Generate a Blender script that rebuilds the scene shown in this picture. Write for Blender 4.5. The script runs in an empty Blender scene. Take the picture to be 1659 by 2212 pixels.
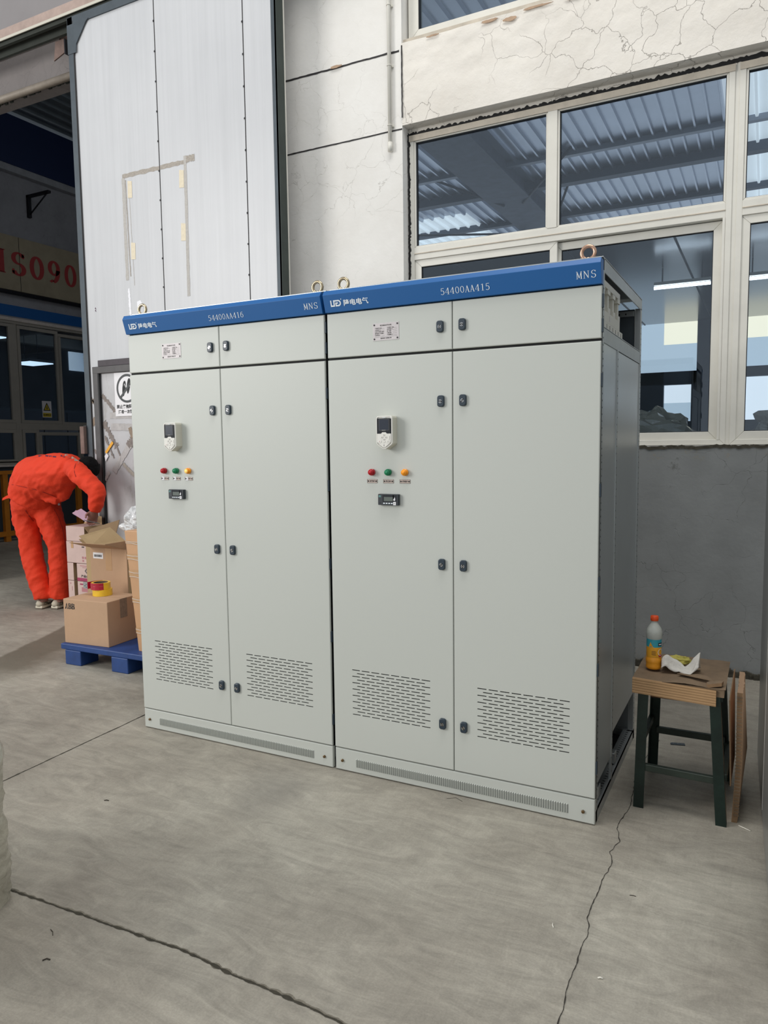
import bpy, bmesh, math, random
from mathutils import Vector, Matrix, noise
random.seed(7)
S = bpy.context.scene
COL = S.collection
PI = math.pi
# ------------------------------------------------------------------ camera
cam_d = bpy.data.cameras.new('camera'); cam = bpy.data.objects.new('camera', cam_d); COL.objects.link(cam)
F, YAW, PITCH, ROLL = 1595.7, -0.4764, -0.0917, -0.0127
cam_d.sensor_fit = 'VERTICAL'; cam_d.sensor_height = 24.0; cam_d.lens = F / 2212 * 24.0
cam_d.clip_start = 0.05; cam_d.clip_end = 200
sy, cy, sp, cp, sr, cr = math.sin(YAW), math.cos(YAW), math.sin(PITCH), math.cos(PITCH), math.sin(ROLL), math.cos(ROLL)
fw = Vector((sy * cp, cy * cp, sp)); u2 = Vector((-sy * sp, -cy * sp, cp)); r2 = Vector((cy, -sy, 0))
r3 = r2 * cr + u2 * sr; u3 = -r2 * sr + u2 * cr
M = Matrix((r3, u3, -fw)).transposed().to_4x4(); M.translation = Vector((1.7529, -2.8564, 1.515))
cam.matrix_world = M
S.camera = cam
# ------------------------------------------------------------------ world, light, exposure
S.view_settings.view_transform = 'Standard'; S.view_settings.look = 'None'
S.view_settings.gamma = 1; S.view_settings.use_curve_mapping = False
S.view_settings.exposure = 0.0
w = bpy.data.worlds.new('sky'); S.world = w; w.use_nodes = True
bg = w.node_tree.nodes['Background']; bg.inputs[0].default_value = (0.90, 0.95, 1.0, 1); bg.inputs[1].default_value = 0.62

def area(name, loc, target, sx, sz, power, color=(1, 1, 1)):
    l = bpy.data.lights.new(name, 'AREA'); l.shape = 'RECTANGLE'; l.size = sx; l.size_y = sz; l.energy = power; l.color = color
    o = bpy.data.objects.new(name, l); COL.objects.link(o); o.location = loc
    o.rotation_euler = (Vector(target) - Vector(loc)).to_track_quat('-Z', 'Y').to_euler()
    return o
area('daylight_gate', (-8.0, -7.5, 4.6), (0.0, 1.0, 1.6), 4.0, 4.5, 640, (1.0, 0.98, 0.95))
area('daylight_roof', (1.2, -1.6, 9.8), (0.2, 0.6, 1.0), 5.0, 3.0, 340, (1.0, 0.98, 0.95))

# ------------------------------------------------------------------ materials
def lin(c):
    return tuple(((v / 255) / 12.92 if v / 255 <= 0.04045 else ((v / 255 + 0.055) / 1.055) ** 2.4) for v in c) + (1,)
MATS = {}
def mat(name, rgb, rough=0.6, metal=0.0, var=0.0, vscale=6.0, bump=0.0, bscale=60.0, spec=0.5, trans=0.0, emit=0.0, coat=0.0, stretch=None, alpha=1.0):
    if name in MATS: return MATS[name]
    m = bpy.data.materials.new(name); m.use_nodes = True; nt = m.node_tree; b = nt.nodes['Principled BSDF']
    b.inputs['Base Color'].default_value = lin(rgb); b.inputs['Roughness'].default_value = rough; b.inputs['Metallic'].default_value = metal
    b.inputs['Specular IOR Level'].default_value = spec
    if trans: b.inputs['Transmission Weight'].default_value = trans
    if alpha < 1: b.inputs['Alpha'].default_value = alpha
    if coat: b.inputs['Coat Weight'].default_value = coat
    if emit:
        b.inputs['Emission Color'].default_value = lin(rgb); b.inputs['Emission Strength'].default_value = emit
    if var or bump:
        tc = nt.nodes.new('ShaderNodeTexCoord'); mp = nt.nodes.new('ShaderNodeMapping')
        nt.links.new(tc.outputs['Object'], mp.inputs[0])
        if stretch: mp.inputs['Scale'].default_value = stretch
    if var:
        n = nt.nodes.new('ShaderNodeTexNoise'); n.inputs['Scale'].default_value = vscale; n.inputs['Detail'].default_value = 8; n.inputs['Roughness'].default_value = 0.65
        nt.links.new(mp.outputs[0], n.inputs['Vector'])
        r = nt.nodes.new('ShaderNodeValToRGB'); c = lin(rgb)
        r.color_ramp.elements[0].position = 0.3; r.color_ramp.elements[1].position = 0.7
        r.color_ramp.elements[0].color = tuple(max(0, x * (1 - var)) for x in c[:3]) + (1,)
        r.color_ramp.elements[1].color = tuple(min(1, x * (1 + var)) for x in c[:3]) + (1,)
        nt.links.new(n.outputs['Fac'], r.inputs[0]); nt.links.new(r.outputs[0], b.inputs['Base Color'])
    if bump:
        n2 = nt.nodes.new('ShaderNodeTexNoise'); n2.inputs['Scale'].default_value = bscale; n2.inputs['Detail'].default_value = 5
        nt.links.new(mp.outputs[0], n2.inputs['Vector'])
        bp = nt.nodes.new('ShaderNodeBump'); bp.inputs['Strength'].default_value = bump; bp.inputs['Distance'].default_value = 0.01
        nt.links.new(n2.outputs['Fac'], bp.inputs['Height']); nt.links.new(bp.outputs[0], b.inputs['Normal'])
    MATS[name] = m
    return m

class NB:  # tiny node-building helper
    def __init__(s, name):
        s.m = bpy.data.materials.new(name); s.m.use_nodes = True; s.nt = s.m.node_tree; s.b = s.nt.nodes['Principled BSDF']; MATS[name] = s.m
    def n(s, t, **kw):
        x = s.nt.nodes.new('ShaderNode' + t)
        for k, v in kw.items(): setattr(x, k, v)
        return x
    def l(s, a, b): s.nt.links.new(a, b)
    def noise(s, vec, scale, detail=6, rough=0.6, dist=0.0):
        x = s.n('TexNoise'); x.inputs['Scale'].default_value = scale; x.inputs['Detail'].default_value = detail; x.inputs['Roughness'].default_value = rough; x.inputs['Distortion'].default_value = dist
        s.l(vec, x.inputs['Vector']); return x.outputs['Fac']
    def mapping(s, scale=(1, 1, 1), rot=(0, 0, 0)):
        tc = s.n('TexCoord'); mp = s.n('Mapping'); mp.inputs['Scale'].default_value = scale; mp.inputs['Rotation'].default_value = rot
        s.l(tc.outputs['Object'], mp.inputs[0]); return mp.outputs[0]
    def ramp(s, fac, stops):
        r = s.n('ValToRGB'); e = r.color_ramp.elements
        e[0].position, e[0].color = stops[0]; e[1].position, e[1].color = stops[-1]
        for p, c in stops[1:-1]:
            k = e.new(p); k.color = c
        s.l(fac, r.inputs[0]); return r.outputs[0]
    def mix(s, fac, a, b, mode='MIX'):
        x = s.n('MixRGB', blend_type=mode)
        for i, v in ((0, fac), (1, a), (2, b)):
            if hasattr(v, 'links'): s.l(v, x.inputs[i])
            else: x.inputs[i].default_value = v
        return x.outputs[0]
    def math(s, op, a, b=0.0, clamp=False):
        x = s.n('Math', operation=op); x.use_clamp = clamp
        for i, v in ((0, a), (1, b)):
            if hasattr(v, 'links'): s.l(v, x.inputs[i])
            else: x.inputs[i].default_value = v
        return x.outputs[0]
    def bump(s, h, strength, dist=0.01):
        x = s.n('Bump'); x.inputs['Strength'].default_value = strength; x.inputs['Distance'].default_value = dist
        s.l(h, x.inputs['Height']); s.l(x.outputs[0], s.b.inputs['Normal'])

def g(v): return (v, v, v, 1)
# concrete floor: joints and cracks are modelled, this is the trowelled, worn surface
k = NB('floor_concrete'); v = k.mapping(); vs = k.mapping((1.0, 3.2, 1), (0, 0, 0.55)); vs2 = k.mapping((3.0, 0.7, 1), (0, 0, 0.9))
c = k.ramp(k.noise(v, 0.9, 9, 0.62), [(0.28, lin((128, 121, 110))), (0.5, lin((151, 145, 133))), (0.74, lin((176, 171, 158)))])
c = k.mix(0.8, c, k.ramp(k.noise(vs, 3.2, 12, 0.74, 1.6), [(0.32, g(0.36)), (0.5, g(0.5)), (0.70, g(0.66))]), 'OVERLAY')
c = k.mix(0.35, c, k.ramp(k.noise(vs2, 7, 10, 0.75, 2.0), [(0.3, g(0.38)), (0.7, g(0.62))]), 'OVERLAY')
c = k.mix(0.55, c, k.ramp(k.noise(v, 150, 3, 0.6), [(0.3, g(0.42)), (0.7, g(0.58))]), 'OVERLAY')
# dark worn patch running diagonally beside the gateway
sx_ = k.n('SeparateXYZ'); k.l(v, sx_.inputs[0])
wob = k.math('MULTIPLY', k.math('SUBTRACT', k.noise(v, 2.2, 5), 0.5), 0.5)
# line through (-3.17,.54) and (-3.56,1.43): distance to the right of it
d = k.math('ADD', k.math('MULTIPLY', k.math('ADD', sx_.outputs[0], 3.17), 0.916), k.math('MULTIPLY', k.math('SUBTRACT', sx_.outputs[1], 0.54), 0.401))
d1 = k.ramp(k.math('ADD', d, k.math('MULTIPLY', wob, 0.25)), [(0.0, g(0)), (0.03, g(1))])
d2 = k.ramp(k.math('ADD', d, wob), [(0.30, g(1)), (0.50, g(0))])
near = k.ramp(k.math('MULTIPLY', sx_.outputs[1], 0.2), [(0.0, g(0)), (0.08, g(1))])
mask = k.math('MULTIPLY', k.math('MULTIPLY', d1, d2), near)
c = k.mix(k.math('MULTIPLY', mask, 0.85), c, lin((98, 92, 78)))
# grey worn smudge in the middle of the slab
sv = k.n('VectorMath', operation='DISTANCE'); k.l(v, sv.inputs[0]); sv.inputs[1].default_value = (-0.12, -0.28, 0)
sm = k.ramp(k.math('ADD', sv.outputs['Value'], wob), [(0.02, g(0.5)), (0.30, g(0))])
c = k.mix(k.math('MULTIPLY', sm, 0.9), c, lin((104, 101, 97)))
k.l(c, k.b.inputs['Base Color']); k.b.inputs['Roughness'].default_value = 0.62
k.bump(k.math('ADD', k.noise(vs, 14, 10, 0.75, 1.5), k.math('MULTIPLY', k.noise(v, 3, 4), 1.5)), 0.22, 0.01)

def plaster(name, c0, c1, crack, crackcol, low=None, g0=0.40, bmp=0.35):
    k = NB(name); v = k.mapping(); col = k.ramp(k.noise(v, 1.3, 8), [(0.3, lin(c0)), (0.7, lin(c1))])
    col = k.mix(0.25, col, k.ramp(k.noise(v, 14, 8), [(0.3, g(0.42)), (0.7, g(0.56))]), 'OVERLAY')
    dv = k.n('VectorMath', operation='ADD'); nn = k.n('TexNoise'); nn.inputs['Scale'].default_value = 4.0; nn.inputs['Detail'].default_value = 6; k.l(v, nn.inputs['Vector'])
    ns = k.n('VectorMath', operation='SCALE'); k.l(nn.outputs['Color'], ns.inputs[0]); ns.inputs['Scale'].default_value = 0.35
    k.l(v, dv.inputs[0]); k.l(ns.outputs[0], dv.inputs[1])
    vo = k.n('TexVoronoi', feature='DISTANCE_TO_EDGE'); vo.inputs['Scale'].default_value = 4.2; k.l(dv.outputs[0], vo.inputs['Vector'])
    line = k.ramp(vo.outputs['Distance'], [(0.0, g(1)), (0.006, g(0))])
    gate = k.ramp(k.noise(v, 1.1, 3), [(g0, g(0)), (g0 + 0.12, g(1))])
    cm = k.math('MULTIPLY', line, gate)
    col = k.mix(k.math('MULTIPLY', cm, crack), col, lin(crackcol))
    if low:
        sx = k.n('SeparateXYZ'); k.l(v, sx.inputs[0]); wz = k.math('ADD', sx.outputs[2], k.math('MULTIPLY', k.math('SUBTRACT', k.noise(v, 9, 5), 0.5), 0.03))
        lm = k.ramp(k.math('MULTIPLY', wz, 0.2), [(low / 5 - 0.0015, g(1)), (low / 5 + 0.0015, g(0))])
        lc = k.ramp(k.noise(v, 2.5, 9), [(0.3, lin((132, 134, 133))), (0.7, lin((150, 152, 151)))])
        lc = k.mix(k.math('MULTIPLY', cm, 0.5), lc, lin((85, 84, 80)))
        # damp, flaking band just under the sill and at the skirting
        nb = k.ramp(k.noise(v, 7, 9, 0.75), [(0.54, g(0)), (0.6, g(1))])
        b1 = k.ramp(k.math('MULTIPLY', sx.outputs[2], 0.2), [(0.0, g(0.5)), (0.03, g(0)), (0.272, g(0)), (0.292, g(0.8))])
        lc = k.mix(k.math('MULTIPLY', nb, b1), lc, lin((150, 140, 120)))
        nb2 = k.ramp(k.noise(v, 5, 9, 0.75), [(0.60, g(0)), (0.66, g(1))])
        lc = k.mix(k.math('MULTIPLY', nb2, k.ramp(k.math('MULTIPLY', sx.outputs[2], 0.2), [(0.22, g(0)), (0.28, g(0.7))])), lc, lin((78, 76, 72)))
        col = k.mix(lm, col, lc)
    k.l(col, k.b.inputs['Base Color']); k.b.inputs['Roughness'].default_value = 0.85
    h = k.math('SUBTRACT', k.math('MULTIPLY', k.noise(v, 5, 6), 0.8), k.math('MULTIPLY', cm, 0.5))
    k.bump(h, bmp, 0.02)
    return k.m
plaster('wall_plaster', (218, 215, 209), (230, 228, 223), 0.45, (150, 143, 130), low=1.468)
plaster('lintel_plaster', (214, 208, 198), (228, 223, 214), 0.36, (150, 138, 118), g0=0.36, bmp=0.8)
plaster('raw_concrete', (118, 112, 110), (134, 128, 126), 0.5, (60, 58, 56))
plaster('annex_plaster', (150, 152, 158), (172, 174, 180), 0.5, (90, 90, 95))
# sandwich panel with fine vertical pressing lines
k = NB('panel_sheet'); v = k.mapping((1, 1, 0.02)); v0 = k.mapping()
c = k.ramp(k.noise(v, 30, 4), [(0.3, lin((192, 193, 195))), (0.7, lin((199, 200, 202)))])
c = k.mix(0.25, c, k.ramp(k.noise(v0, 1.2, 6), [(0.35, g(0.40)), (0.7, g(0.56))]), 'OVERLAY')
k.l(c, k.b.inputs['Base Color']); k.b.inputs['Roughness'].default_value = 0.38
k.bump(k.noise(v, 22, 3), 0.12, 0.005)
# wicket panel: same sheet, scuffed and smeared
k = NB('wicket_sheet'); v = k.mapping(); vs = k.mapping((1, 1, 0.35), (0, 0.6, 0))
c = k.ramp(k.noise(v, 3.0, 8), [(0.3, lin((176, 175, 176))), (0.7, lin((194, 193, 195)))])
c = k.mix(k.ramp(k.noise(vs, 4.5, 9, 0.7), [(0.56, g(0)), (0.62, g(0.55))]), c, lin((150, 146, 140)))
k.l(c, k.b.inputs['Base Color']); k.b.inputs['Roughness'].default_value = 0.4
# powder coated cabinet paint (orange peel)
k = NB('cabinet_paint'); v = k.mapping(); k.b.inputs['Base Color'].default_value = lin((196, 199, 192)); k.b.inputs['Roughness'].default_value = 0.42
k.bump(k.noise(v, 420, 2), 0.10, 0.002)
# glass: clear sheet that also mirrors
def glassmat(name, refl, tint, rough=0.0):
    m = bpy.data.materials.new(name); m.use_nodes = True; nt = m.node_tree; nt.nodes.clear()
    o = nt.nodes.new('ShaderNodeOutputMaterial'); mx = nt.nodes.new('ShaderNodeMixShader'); t = nt.nodes.new('ShaderNodeBsdfTransparent'); gl = nt.nodes.new('ShaderNodeBsdfGlossy')
    fr = nt.nodes.new('ShaderNodeFresnel'); fr.inputs[0].default_value = 1.5; mm = nt.nodes.new('ShaderNodeMath'); mm.operation = 'MULTIPLY_ADD'
    mm.inputs[1].default_value = 1.5; mm.inputs[2].default_value = refl; nt.links.new(fr.outputs[0], mm.inputs[0])
    t.inputs[0].default_value = tint; gl.inputs['Roughness'].default_value = rough; gl.inputs[0].default_value = (0.85, 0.92, 1, 1)
    nt.links.new(mm.outputs[0], mx.inputs[0]); nt.links.new(t.outputs[0], mx.inputs[1]); nt.links.new(gl.outputs[0], mx.inputs[2]); nt.links.new(mx.outputs[0], o.inputs[0])
    MATS[name] = m; return m
glassmat('window_glass', 0.0, (0.86, 0.92, 0.97, 1)); glassmat('annex_glass', 0.0, (0.6, 0.68, 0.75, 1))
glassmat('cling_film', 0.02, (0.93, 0.93, 0.92, 1), 0.15)

mat('louvre_shade', (140, 142, 138), 0.7); mat('galvanised', (176, 180, 180), 0.38, 0.75, 0.06, 14, 0.05, 200)
mat('side_sheet', (178, 183, 184), 0.30, 0.55, 0.04, 3)
mat('hole_dark', (14, 14, 15), 0.8)
mat('interior_dark', (30, 31, 30), 0.8)
mat('seal_black', (12, 13, 14), 0.7)
mat('banner_blue', (18, 92, 156), 0.42, 0.0, 0, 6, 0.04, 420)
mat('letter_white', (232, 240, 246), 0.5)
mat('latch_slate', (44, 57, 68), 0.38)
mat('chrome', (225, 225, 225), 0.15, 1.0)
mat('brass_plated', (176, 160, 132), 0.25, 0.95, 0.15, 60)
mat('copper_plated', (196, 158, 134), 0.3, 0.95, 0.15, 60)
mat('bolt_bronze', (120, 98, 70), 0.35, 0.9)
mat('plate_alu', (196, 190, 190), 0.5, 0.2, 0.06, 40)
mat('ink_dark', (50, 42, 42), 0.6); mat('ink_black', (18, 18, 20), 0.6); mat('rivet_black', (8, 8, 8), 0.5)
mat('keypad_white', (228, 226, 218), 0.45); mat('keypad_side', (206, 203, 188), 0.5); mat('gloss_black', (14, 16, 20), 0.12, coat=0.5); mat('screen_dark', (44, 50, 62), 0.2)
mat('key_edge', (188, 186, 180), 0.5); mat('key_red', (176, 92, 100), 0.5)
mat('lamp_red', (178, 14, 28), 0.25); mat('lamp_green', (16, 128, 84), 0.25); mat('lamp_amber', (255, 160, 30), 0.25); mat('lamp_lit', (255, 214, 120), 0.3, emit=0.35)
mat('tag_metal', (192, 176, 166), 0.4, 0.3); mat('meter_body', (52, 57, 62), 0.4); mat('lcd', (98, 106, 100), 0.3); mat('sticker_white', (232, 232, 236), 0.5); mat('siem_teal', (110, 170, 165), 0.5)
mat('insulator', (196, 194, 184), 0.45); mat('copper_bar', (150, 105, 70), 0.4, 0.8)
mat('spall_brown', (172, 146, 122), 0.95, 0, 0.2, 20); mat('pvc_white', (216, 213, 203), 0.42, 0, 0.05, 5, 0.03, 40)
mat('pvc_dirty', (188, 178, 162), 0.55, 0, 0.16, 9, 0.1, 40)
mat('caulk_black', (20, 20, 20), 0.8, 0, 0.3, 30); mat('gasket', (15, 15, 16), 0.6)
mat('steel_dark', (74, 82, 88), 0.55, 0.35, 0.15, 8); mat('steel_side', (58, 66, 62), 0.6, 0.25, 0.15, 8); mat('steel_rust', (120, 100, 92), 0.7, 0.2, 0.25, 12)
mat('wicket_steel', (84, 82, 82), 0.55, 0.3, 0.15, 10); mat('wicket_steel_dark', (72, 66, 70), 0.6, 0.2, 0.15, 10)
mat('track_pink', (168, 148, 138), 0.7, 0.1, 0.15, 9); mat('track_dark', (52, 56, 50), 0.7, 0.2, 0.2, 8); mat('track_edge', (196, 192, 178), 0.6)
mat('upper_grey', (138, 134, 134), 0.9, 0, 0.05, 2); mat('strip_light', (178, 168, 168), 0.9, 0, 0.05, 4); mat('pipe_tan', (140, 130, 118), 0.55, 0.1, 0.15, 12)
mat('seam_dark', (40, 38, 38), 0.7); mat('tape_grey', (178, 174, 168), 0.6, 0, 0.12, 60, stretch=(1, 1, 1)); mat('tape_dirty', (160, 152, 142), 0.6, 0, 0.22, 60)
mat('tape_beige', (218, 206, 180), 0.5, 0, 0.08, 40); mat('tape_brown', (140, 122, 104), 0.6, 0, 0.2, 50); mat('smear', (176, 172, 170), 0.5, 0, 0.15, 20); mat('smear_dark', (128, 118, 112), 0.6, 0, 0.3, 40); mat('flake_white', (236, 236, 240), 0.6)
mat('yellow_label', (238, 170, 40), 0.5, 0, 0.1, 50); mat('paper_white', (232, 230, 232), 0.5, 0, 0.03, 8); mat('sign_grey', (62, 64, 66), 0.5)
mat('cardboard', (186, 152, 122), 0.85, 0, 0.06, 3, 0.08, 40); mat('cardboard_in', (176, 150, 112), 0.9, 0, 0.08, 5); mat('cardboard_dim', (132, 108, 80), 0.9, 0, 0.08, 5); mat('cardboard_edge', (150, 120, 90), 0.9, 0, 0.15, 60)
mat('cardboard_taped', (196, 152, 112), 0.5, 0, 0.07, 3); mat('tape_clear', (186, 146, 104), 0.18, coat=0.6, var=0.08, vscale=9)
mat('pinkbox', (202, 176, 168), 0.75, 0, 0.08, 6); mat('pinkbox_side', (150, 128, 98), 0.85, 0, 0.08, 6); mat('magenta', (158, 54, 92), 0.6); mat('pink_sheet', (206, 168, 190), 0.6, 0, 0.08, 14); mat('pink_line', (180, 120, 125), 0.7)
mat('pallet_blue', (30, 64, 122), 0.5, 0, 0.22, 9, 0.1, 30)
mat('tape_red', (172, 18, 48), 0.28, coat=0.4); mat('tape_yellow', (232, 190, 48), 0.35, coat=0.3, var=0.08, vscale=30); mat('tape_core', (60, 45, 35), 0.7)
mat('stool_green', (20, 38, 32), 0.42, 0.2, 0.4, 9, 0.08, 80); mat('stool_rung', (46, 56, 48), 0.5, 0.2, 0.3, 12)
mat('old_cardboard', (128, 108, 86), 0.9, 0, 0.22, 8, 0.3, 30); mat('flap_cardboard', (170, 136, 98), 0.85, 0, 0.12, 6); mat('brown_board', (118, 82, 58), 0.85, 0, 0.08, 6)
mat('bottle_cap', (232, 84, 28), 0.4); mat('juice', (240, 160, 40), 0.35, 0, 0.12, 20); mat('label_blue', (52, 158, 176), 0.35, 0, 0.12, 40); mat('label_orange', (236, 168, 44), 0.35, 0, 0.14, 35)
mat('cloth_white', (214, 210, 202), 0.8, 0, 0.08, 18, 0.3, 90); mat('clear_plastic', (205, 208, 200), 0.2, 0, 0.1, 20, alpha=0.8); mat('glove_yellow', (190, 180, 90), 0.8)
mat('overall_orange', (216, 52, 10), 0.78, 0, 0.06, 5, 0.25, 60); mat('overall_seam', (150, 28, 8), 0.8); mat('reflective', (150, 140, 130), 0.4); mat('navy_print', (70, 30, 60), 0.7)
mat('skin', (132, 88, 76), 0.55, 0, 0.08, 20); mat('hair_black', (6, 6, 7), 0.8, 0, 0.2, 60, 0.3, 120, spec=0.15); mat('shoe_cream', (196, 188, 168), 0.6, 0, 0.08, 30); mat('shoe_sole', (214, 206, 186), 0.6); mat('shoe_dark', (96, 86, 74), 0.6); mat('pen_grey', (110, 110, 108), 0.4)
mat('annex_frame', (172, 168, 158), 0.5, 0, 0.05, 6); mat('annex_dark', (70, 78, 86), 0.8, 0, 0.08, 4); mat('annex_blue', (20, 96, 168), 0.6); mat('board_beige', (170, 160, 136), 0.7, 0, 0.1, 5); mat('sign_red', (176, 62, 62), 0.6, 0, 0.05, 20)
mat('girder_blue', (26, 46, 88), 0.6); mat('ledge_grey', (168, 172, 178), 0.8, 0, 0.15, 6); mat('iron_black', (26, 28, 36), 0.6); mat('rail_orange', (214, 132, 34), 0.5, 0, 0.1, 9); mat('corrugated_grey', (128, 140, 148), 0.5, 0.2, 0.1, 4)
mat('sill_white', (222, 214, 206), 0.8, 0, 0.1, 20); mat('warn_yellow', (214, 190, 50), 0.6)
mat('roof_sheet', (188, 195, 208), 0.30, 0.75, 0.10, 1.2); mat('purlin_grey', (74, 82, 96), 0.6, 0.2); mat('purlin_light', (150, 156, 168), 0.5, 0.3); mat('beam_grey', (92, 98, 110), 0.7, 0, 0.2, 5)
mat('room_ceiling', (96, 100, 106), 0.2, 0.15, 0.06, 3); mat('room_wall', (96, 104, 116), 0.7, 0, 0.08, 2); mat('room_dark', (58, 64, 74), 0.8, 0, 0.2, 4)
mat('tube_light', (240, 248, 255), 0.5, emit=5.0); mat('panel_light', (240, 248, 255), 0.5, emit=2.4); mat('day_blue', (196, 212, 222), 0.6, emit=0.85); mat('day_warm', (255, 244, 214), 0.6, emit=1.15); mat('day_white', (236, 242, 246), 0.6, emit=1.0); mat('skylight_sheet', (226, 232, 234), 0.6, emit=0.62)
mat('bubble_wrap', (206, 206, 206), 0.18, 0, 0.06, 30, 0.6, 60, coat=0.5)
mat('wrapped_goods', (172, 166, 150), 0.25, 0, 0.10, 9, 1.0, 22, coat=0.6)
mat('joint_dark', (58, 54, 44), 0.95, 0, 0.35, 40); mat('joint_fill', (112, 106, 94), 0.95, 0, 0.35, 60); mat('crack_dark', (52, 48, 42), 0.95)
mat('steel_panel', (150, 152, 150), 0.3, 0.55, 0.05, 2); mat('debris_white', (226, 222, 210), 0.7); mat('debris_dark', (60, 54, 44), 0.8); mat('dark_rubble', (72, 68, 58), 0.95, 0, 0.4, 25, 0.6, 40)

# ------------------------------------------------------------------ mesh builder
class MB:
    def __init__(s): s.v = []; s.f = []; s.m = []; s.mats = []; s.sm = []
    def mi(s, m):
        if m not in s.mats: s.mats.append(m)
        return s.mats.index(m)
    def add(s, vs, fs, m, smooth=False):
        o = len(s.v); s.v += [tuple(v) for v in vs]; i = s.mi(m)
        for f in fs: s.f.append([o + a for a in f]); s.m.append(i); s.sm.append(smooth)
        return s
    def box(s, x0, x1, y0, y1, z0, z1, m, mt=None):
        vs = [(x, y, z) for x in (x0, x1) for y in (y0, y1) for z in (z0, z1)]
        if mt: vs = [mt @ Vector(v) for v in vs]
        return s.add(vs, [(0, 1, 3, 2), (4, 6, 7, 5), (0, 4, 5, 1), (2, 3, 7, 6), (0, 2, 6, 4), (1, 5, 7, 3)], m)
    def quad(s, a, b, c, d, m): return s.add([a, b, c, d], [(0, 1, 2, 3)], m)
    def tube(s, pts, rad, m, seg=12, cap=True, flat=None, smooth=True, up=None):
        pts = [Vector(p) for p in pts]; n = len(pts)
        if not hasattr(rad, '__len__'): rad = [rad] * n
        vs = []; prev = None
        for i, p in enumerate(pts):
            t = (pts[min(i + 1, n - 1)] - pts[max(i - 1, 0)]).normalized()
            if up is not None: a = Vector(up)
            elif prev is None: a = Vector((0, 0, 1)) if abs(t.z) < 0.9 else Vector((0, 1, 0))
            else: a = prev
            a = (a - t * a.dot(t)).normalized(); prev = a; b = t.cross(a)
            ra, rb = (rad[i] if hasattr(rad[i], '__len__') else (rad[i], rad[i]))
            for j in range(seg):
                q = 2 * PI * j / seg; vs.append(p + a * math.cos(q) * ra + b * math.sin(q) * rb)
        fs = [(i * seg + j, i * seg + (j + 1) % seg, (i + 1) * seg + (j + 1) % seg, (i + 1) * seg + j) for i in range(n - 1) for j in range(seg)]
        if cap: fs += [tuple(range(seg))[::-1], tuple((n - 1) * seg + j for j in range(seg))]
        return s.add(vs, fs, m, smooth)
    def torus(s, c, R, r, m, axis='y', seg=28, sub=10, a0=0, a1=2 * PI):
        vs = []; full = abs(a1 - a0 - 2 * PI) < 1e-6; N = seg if full else seg + 1
        for i in range(N):
            a = a0 + (a1 - a0) * i / seg
            for j in range(sub):
                b = 2 * PI * j / sub; q = R + r * math.cos(b); x, y, z = q * math.cos(a), r * math.sin(b), q * math.sin(a)
                if axis == 'z': y, z = z, y
                vs.append((c[0] + x, c[1] + y, c[2] + z))
        fs = []
        for i in range(seg):
            for j in range(sub):
                i2 = (i + 1) % N; fs.append((i * sub + j, i * sub + (j + 1) % sub, i2 * sub + (j + 1) % sub, i2 * sub + j))
        return s.add(vs, fs, m, True)
    def prism(s, poly, f, depth, m, mside=None):
        # poly: 2-D points; f(u, v, w) -> 3-D ; w from 0 to depth
        n = len(poly); vs = [f(u, v, 0) for u, v in poly] + [f(u, v, depth) for u, v in poly]
        s.add(vs, [tuple(range(n)), tuple(range(2 * n - 1, n - 1, -1))], m)
        return s.add(vs, [(i, n + i, n + (i + 1) % n, (i + 1) % n) for i in range(n)], mside or m)
    def lathe(s, prof, c, m, seg=28, rx=None):
        vs = []; n = len(prof)
        for r, z in prof:
            for j in range(seg):
                a = 2 * PI * j / seg; vs.append((c[0] + r * math.cos(a), c[1] + r * math.sin(a), c[2] + z))
        fs = [(i * seg + j, i * seg + (j + 1) % seg, (i + 1) * seg + (j + 1) % seg, (i + 1) * seg + j) for i in range(n - 1) for j in range(seg)]
        return s.add(vs, fs, m, True)
    def build(s, name, parent=None, bevel=0, seg=2, label=None, fix=True):
        me = bpy.data.meshes.new(name); me.from_pydata(s.v, [], s.f)
        for m in s.mats: me.materials.append(MATS[m])
        for i, p in enumerate(me.polygons): p.material_index = s.m[i]; p.use_smooth = s.sm[i]
        if fix:
            bm = bmesh.new(); bm.from_mesh(me); bmesh.ops.remove_doubles(bm, verts=bm.verts, dist=1e-6)
            bmesh.ops.recalc_face_normals(bm, faces=bm.faces); bm.to_mesh(me); bm.free()
        o = bpy.data.objects.new(name, me); COL.objects.link(o)
        if parent: o.parent = parent
        if bevel:
            b = o.modifiers.new('bevel', 'BEVEL'); b.width = bevel; b.segments = seg; b.limit_method = 'ANGLE'; b.harden_normals = False
        if label: o['label'] = label
        return o

def empty(name, loc=(0, 0, 0), rz=0):
    o = bpy.data.objects.new(name, None); COL.objects.link(o); o.location = loc; o.rotation_euler = (0, 0, rz); o.empty_display_size = 0.05; return o
def tag(o, label, cat, group=None):
    o['label'] = label; o['category'] = cat
    if group: o['group'] = group
    return o
def struct(o): o['kind'] = 'structure'; return o
def bx(name, x0, x1, y0, y1, z0, z1, m, parent=None, bevel=0):
    return MB().box(x0, x1, y0, y1, z0, z1, m).build(name, parent, bevel)

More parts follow.
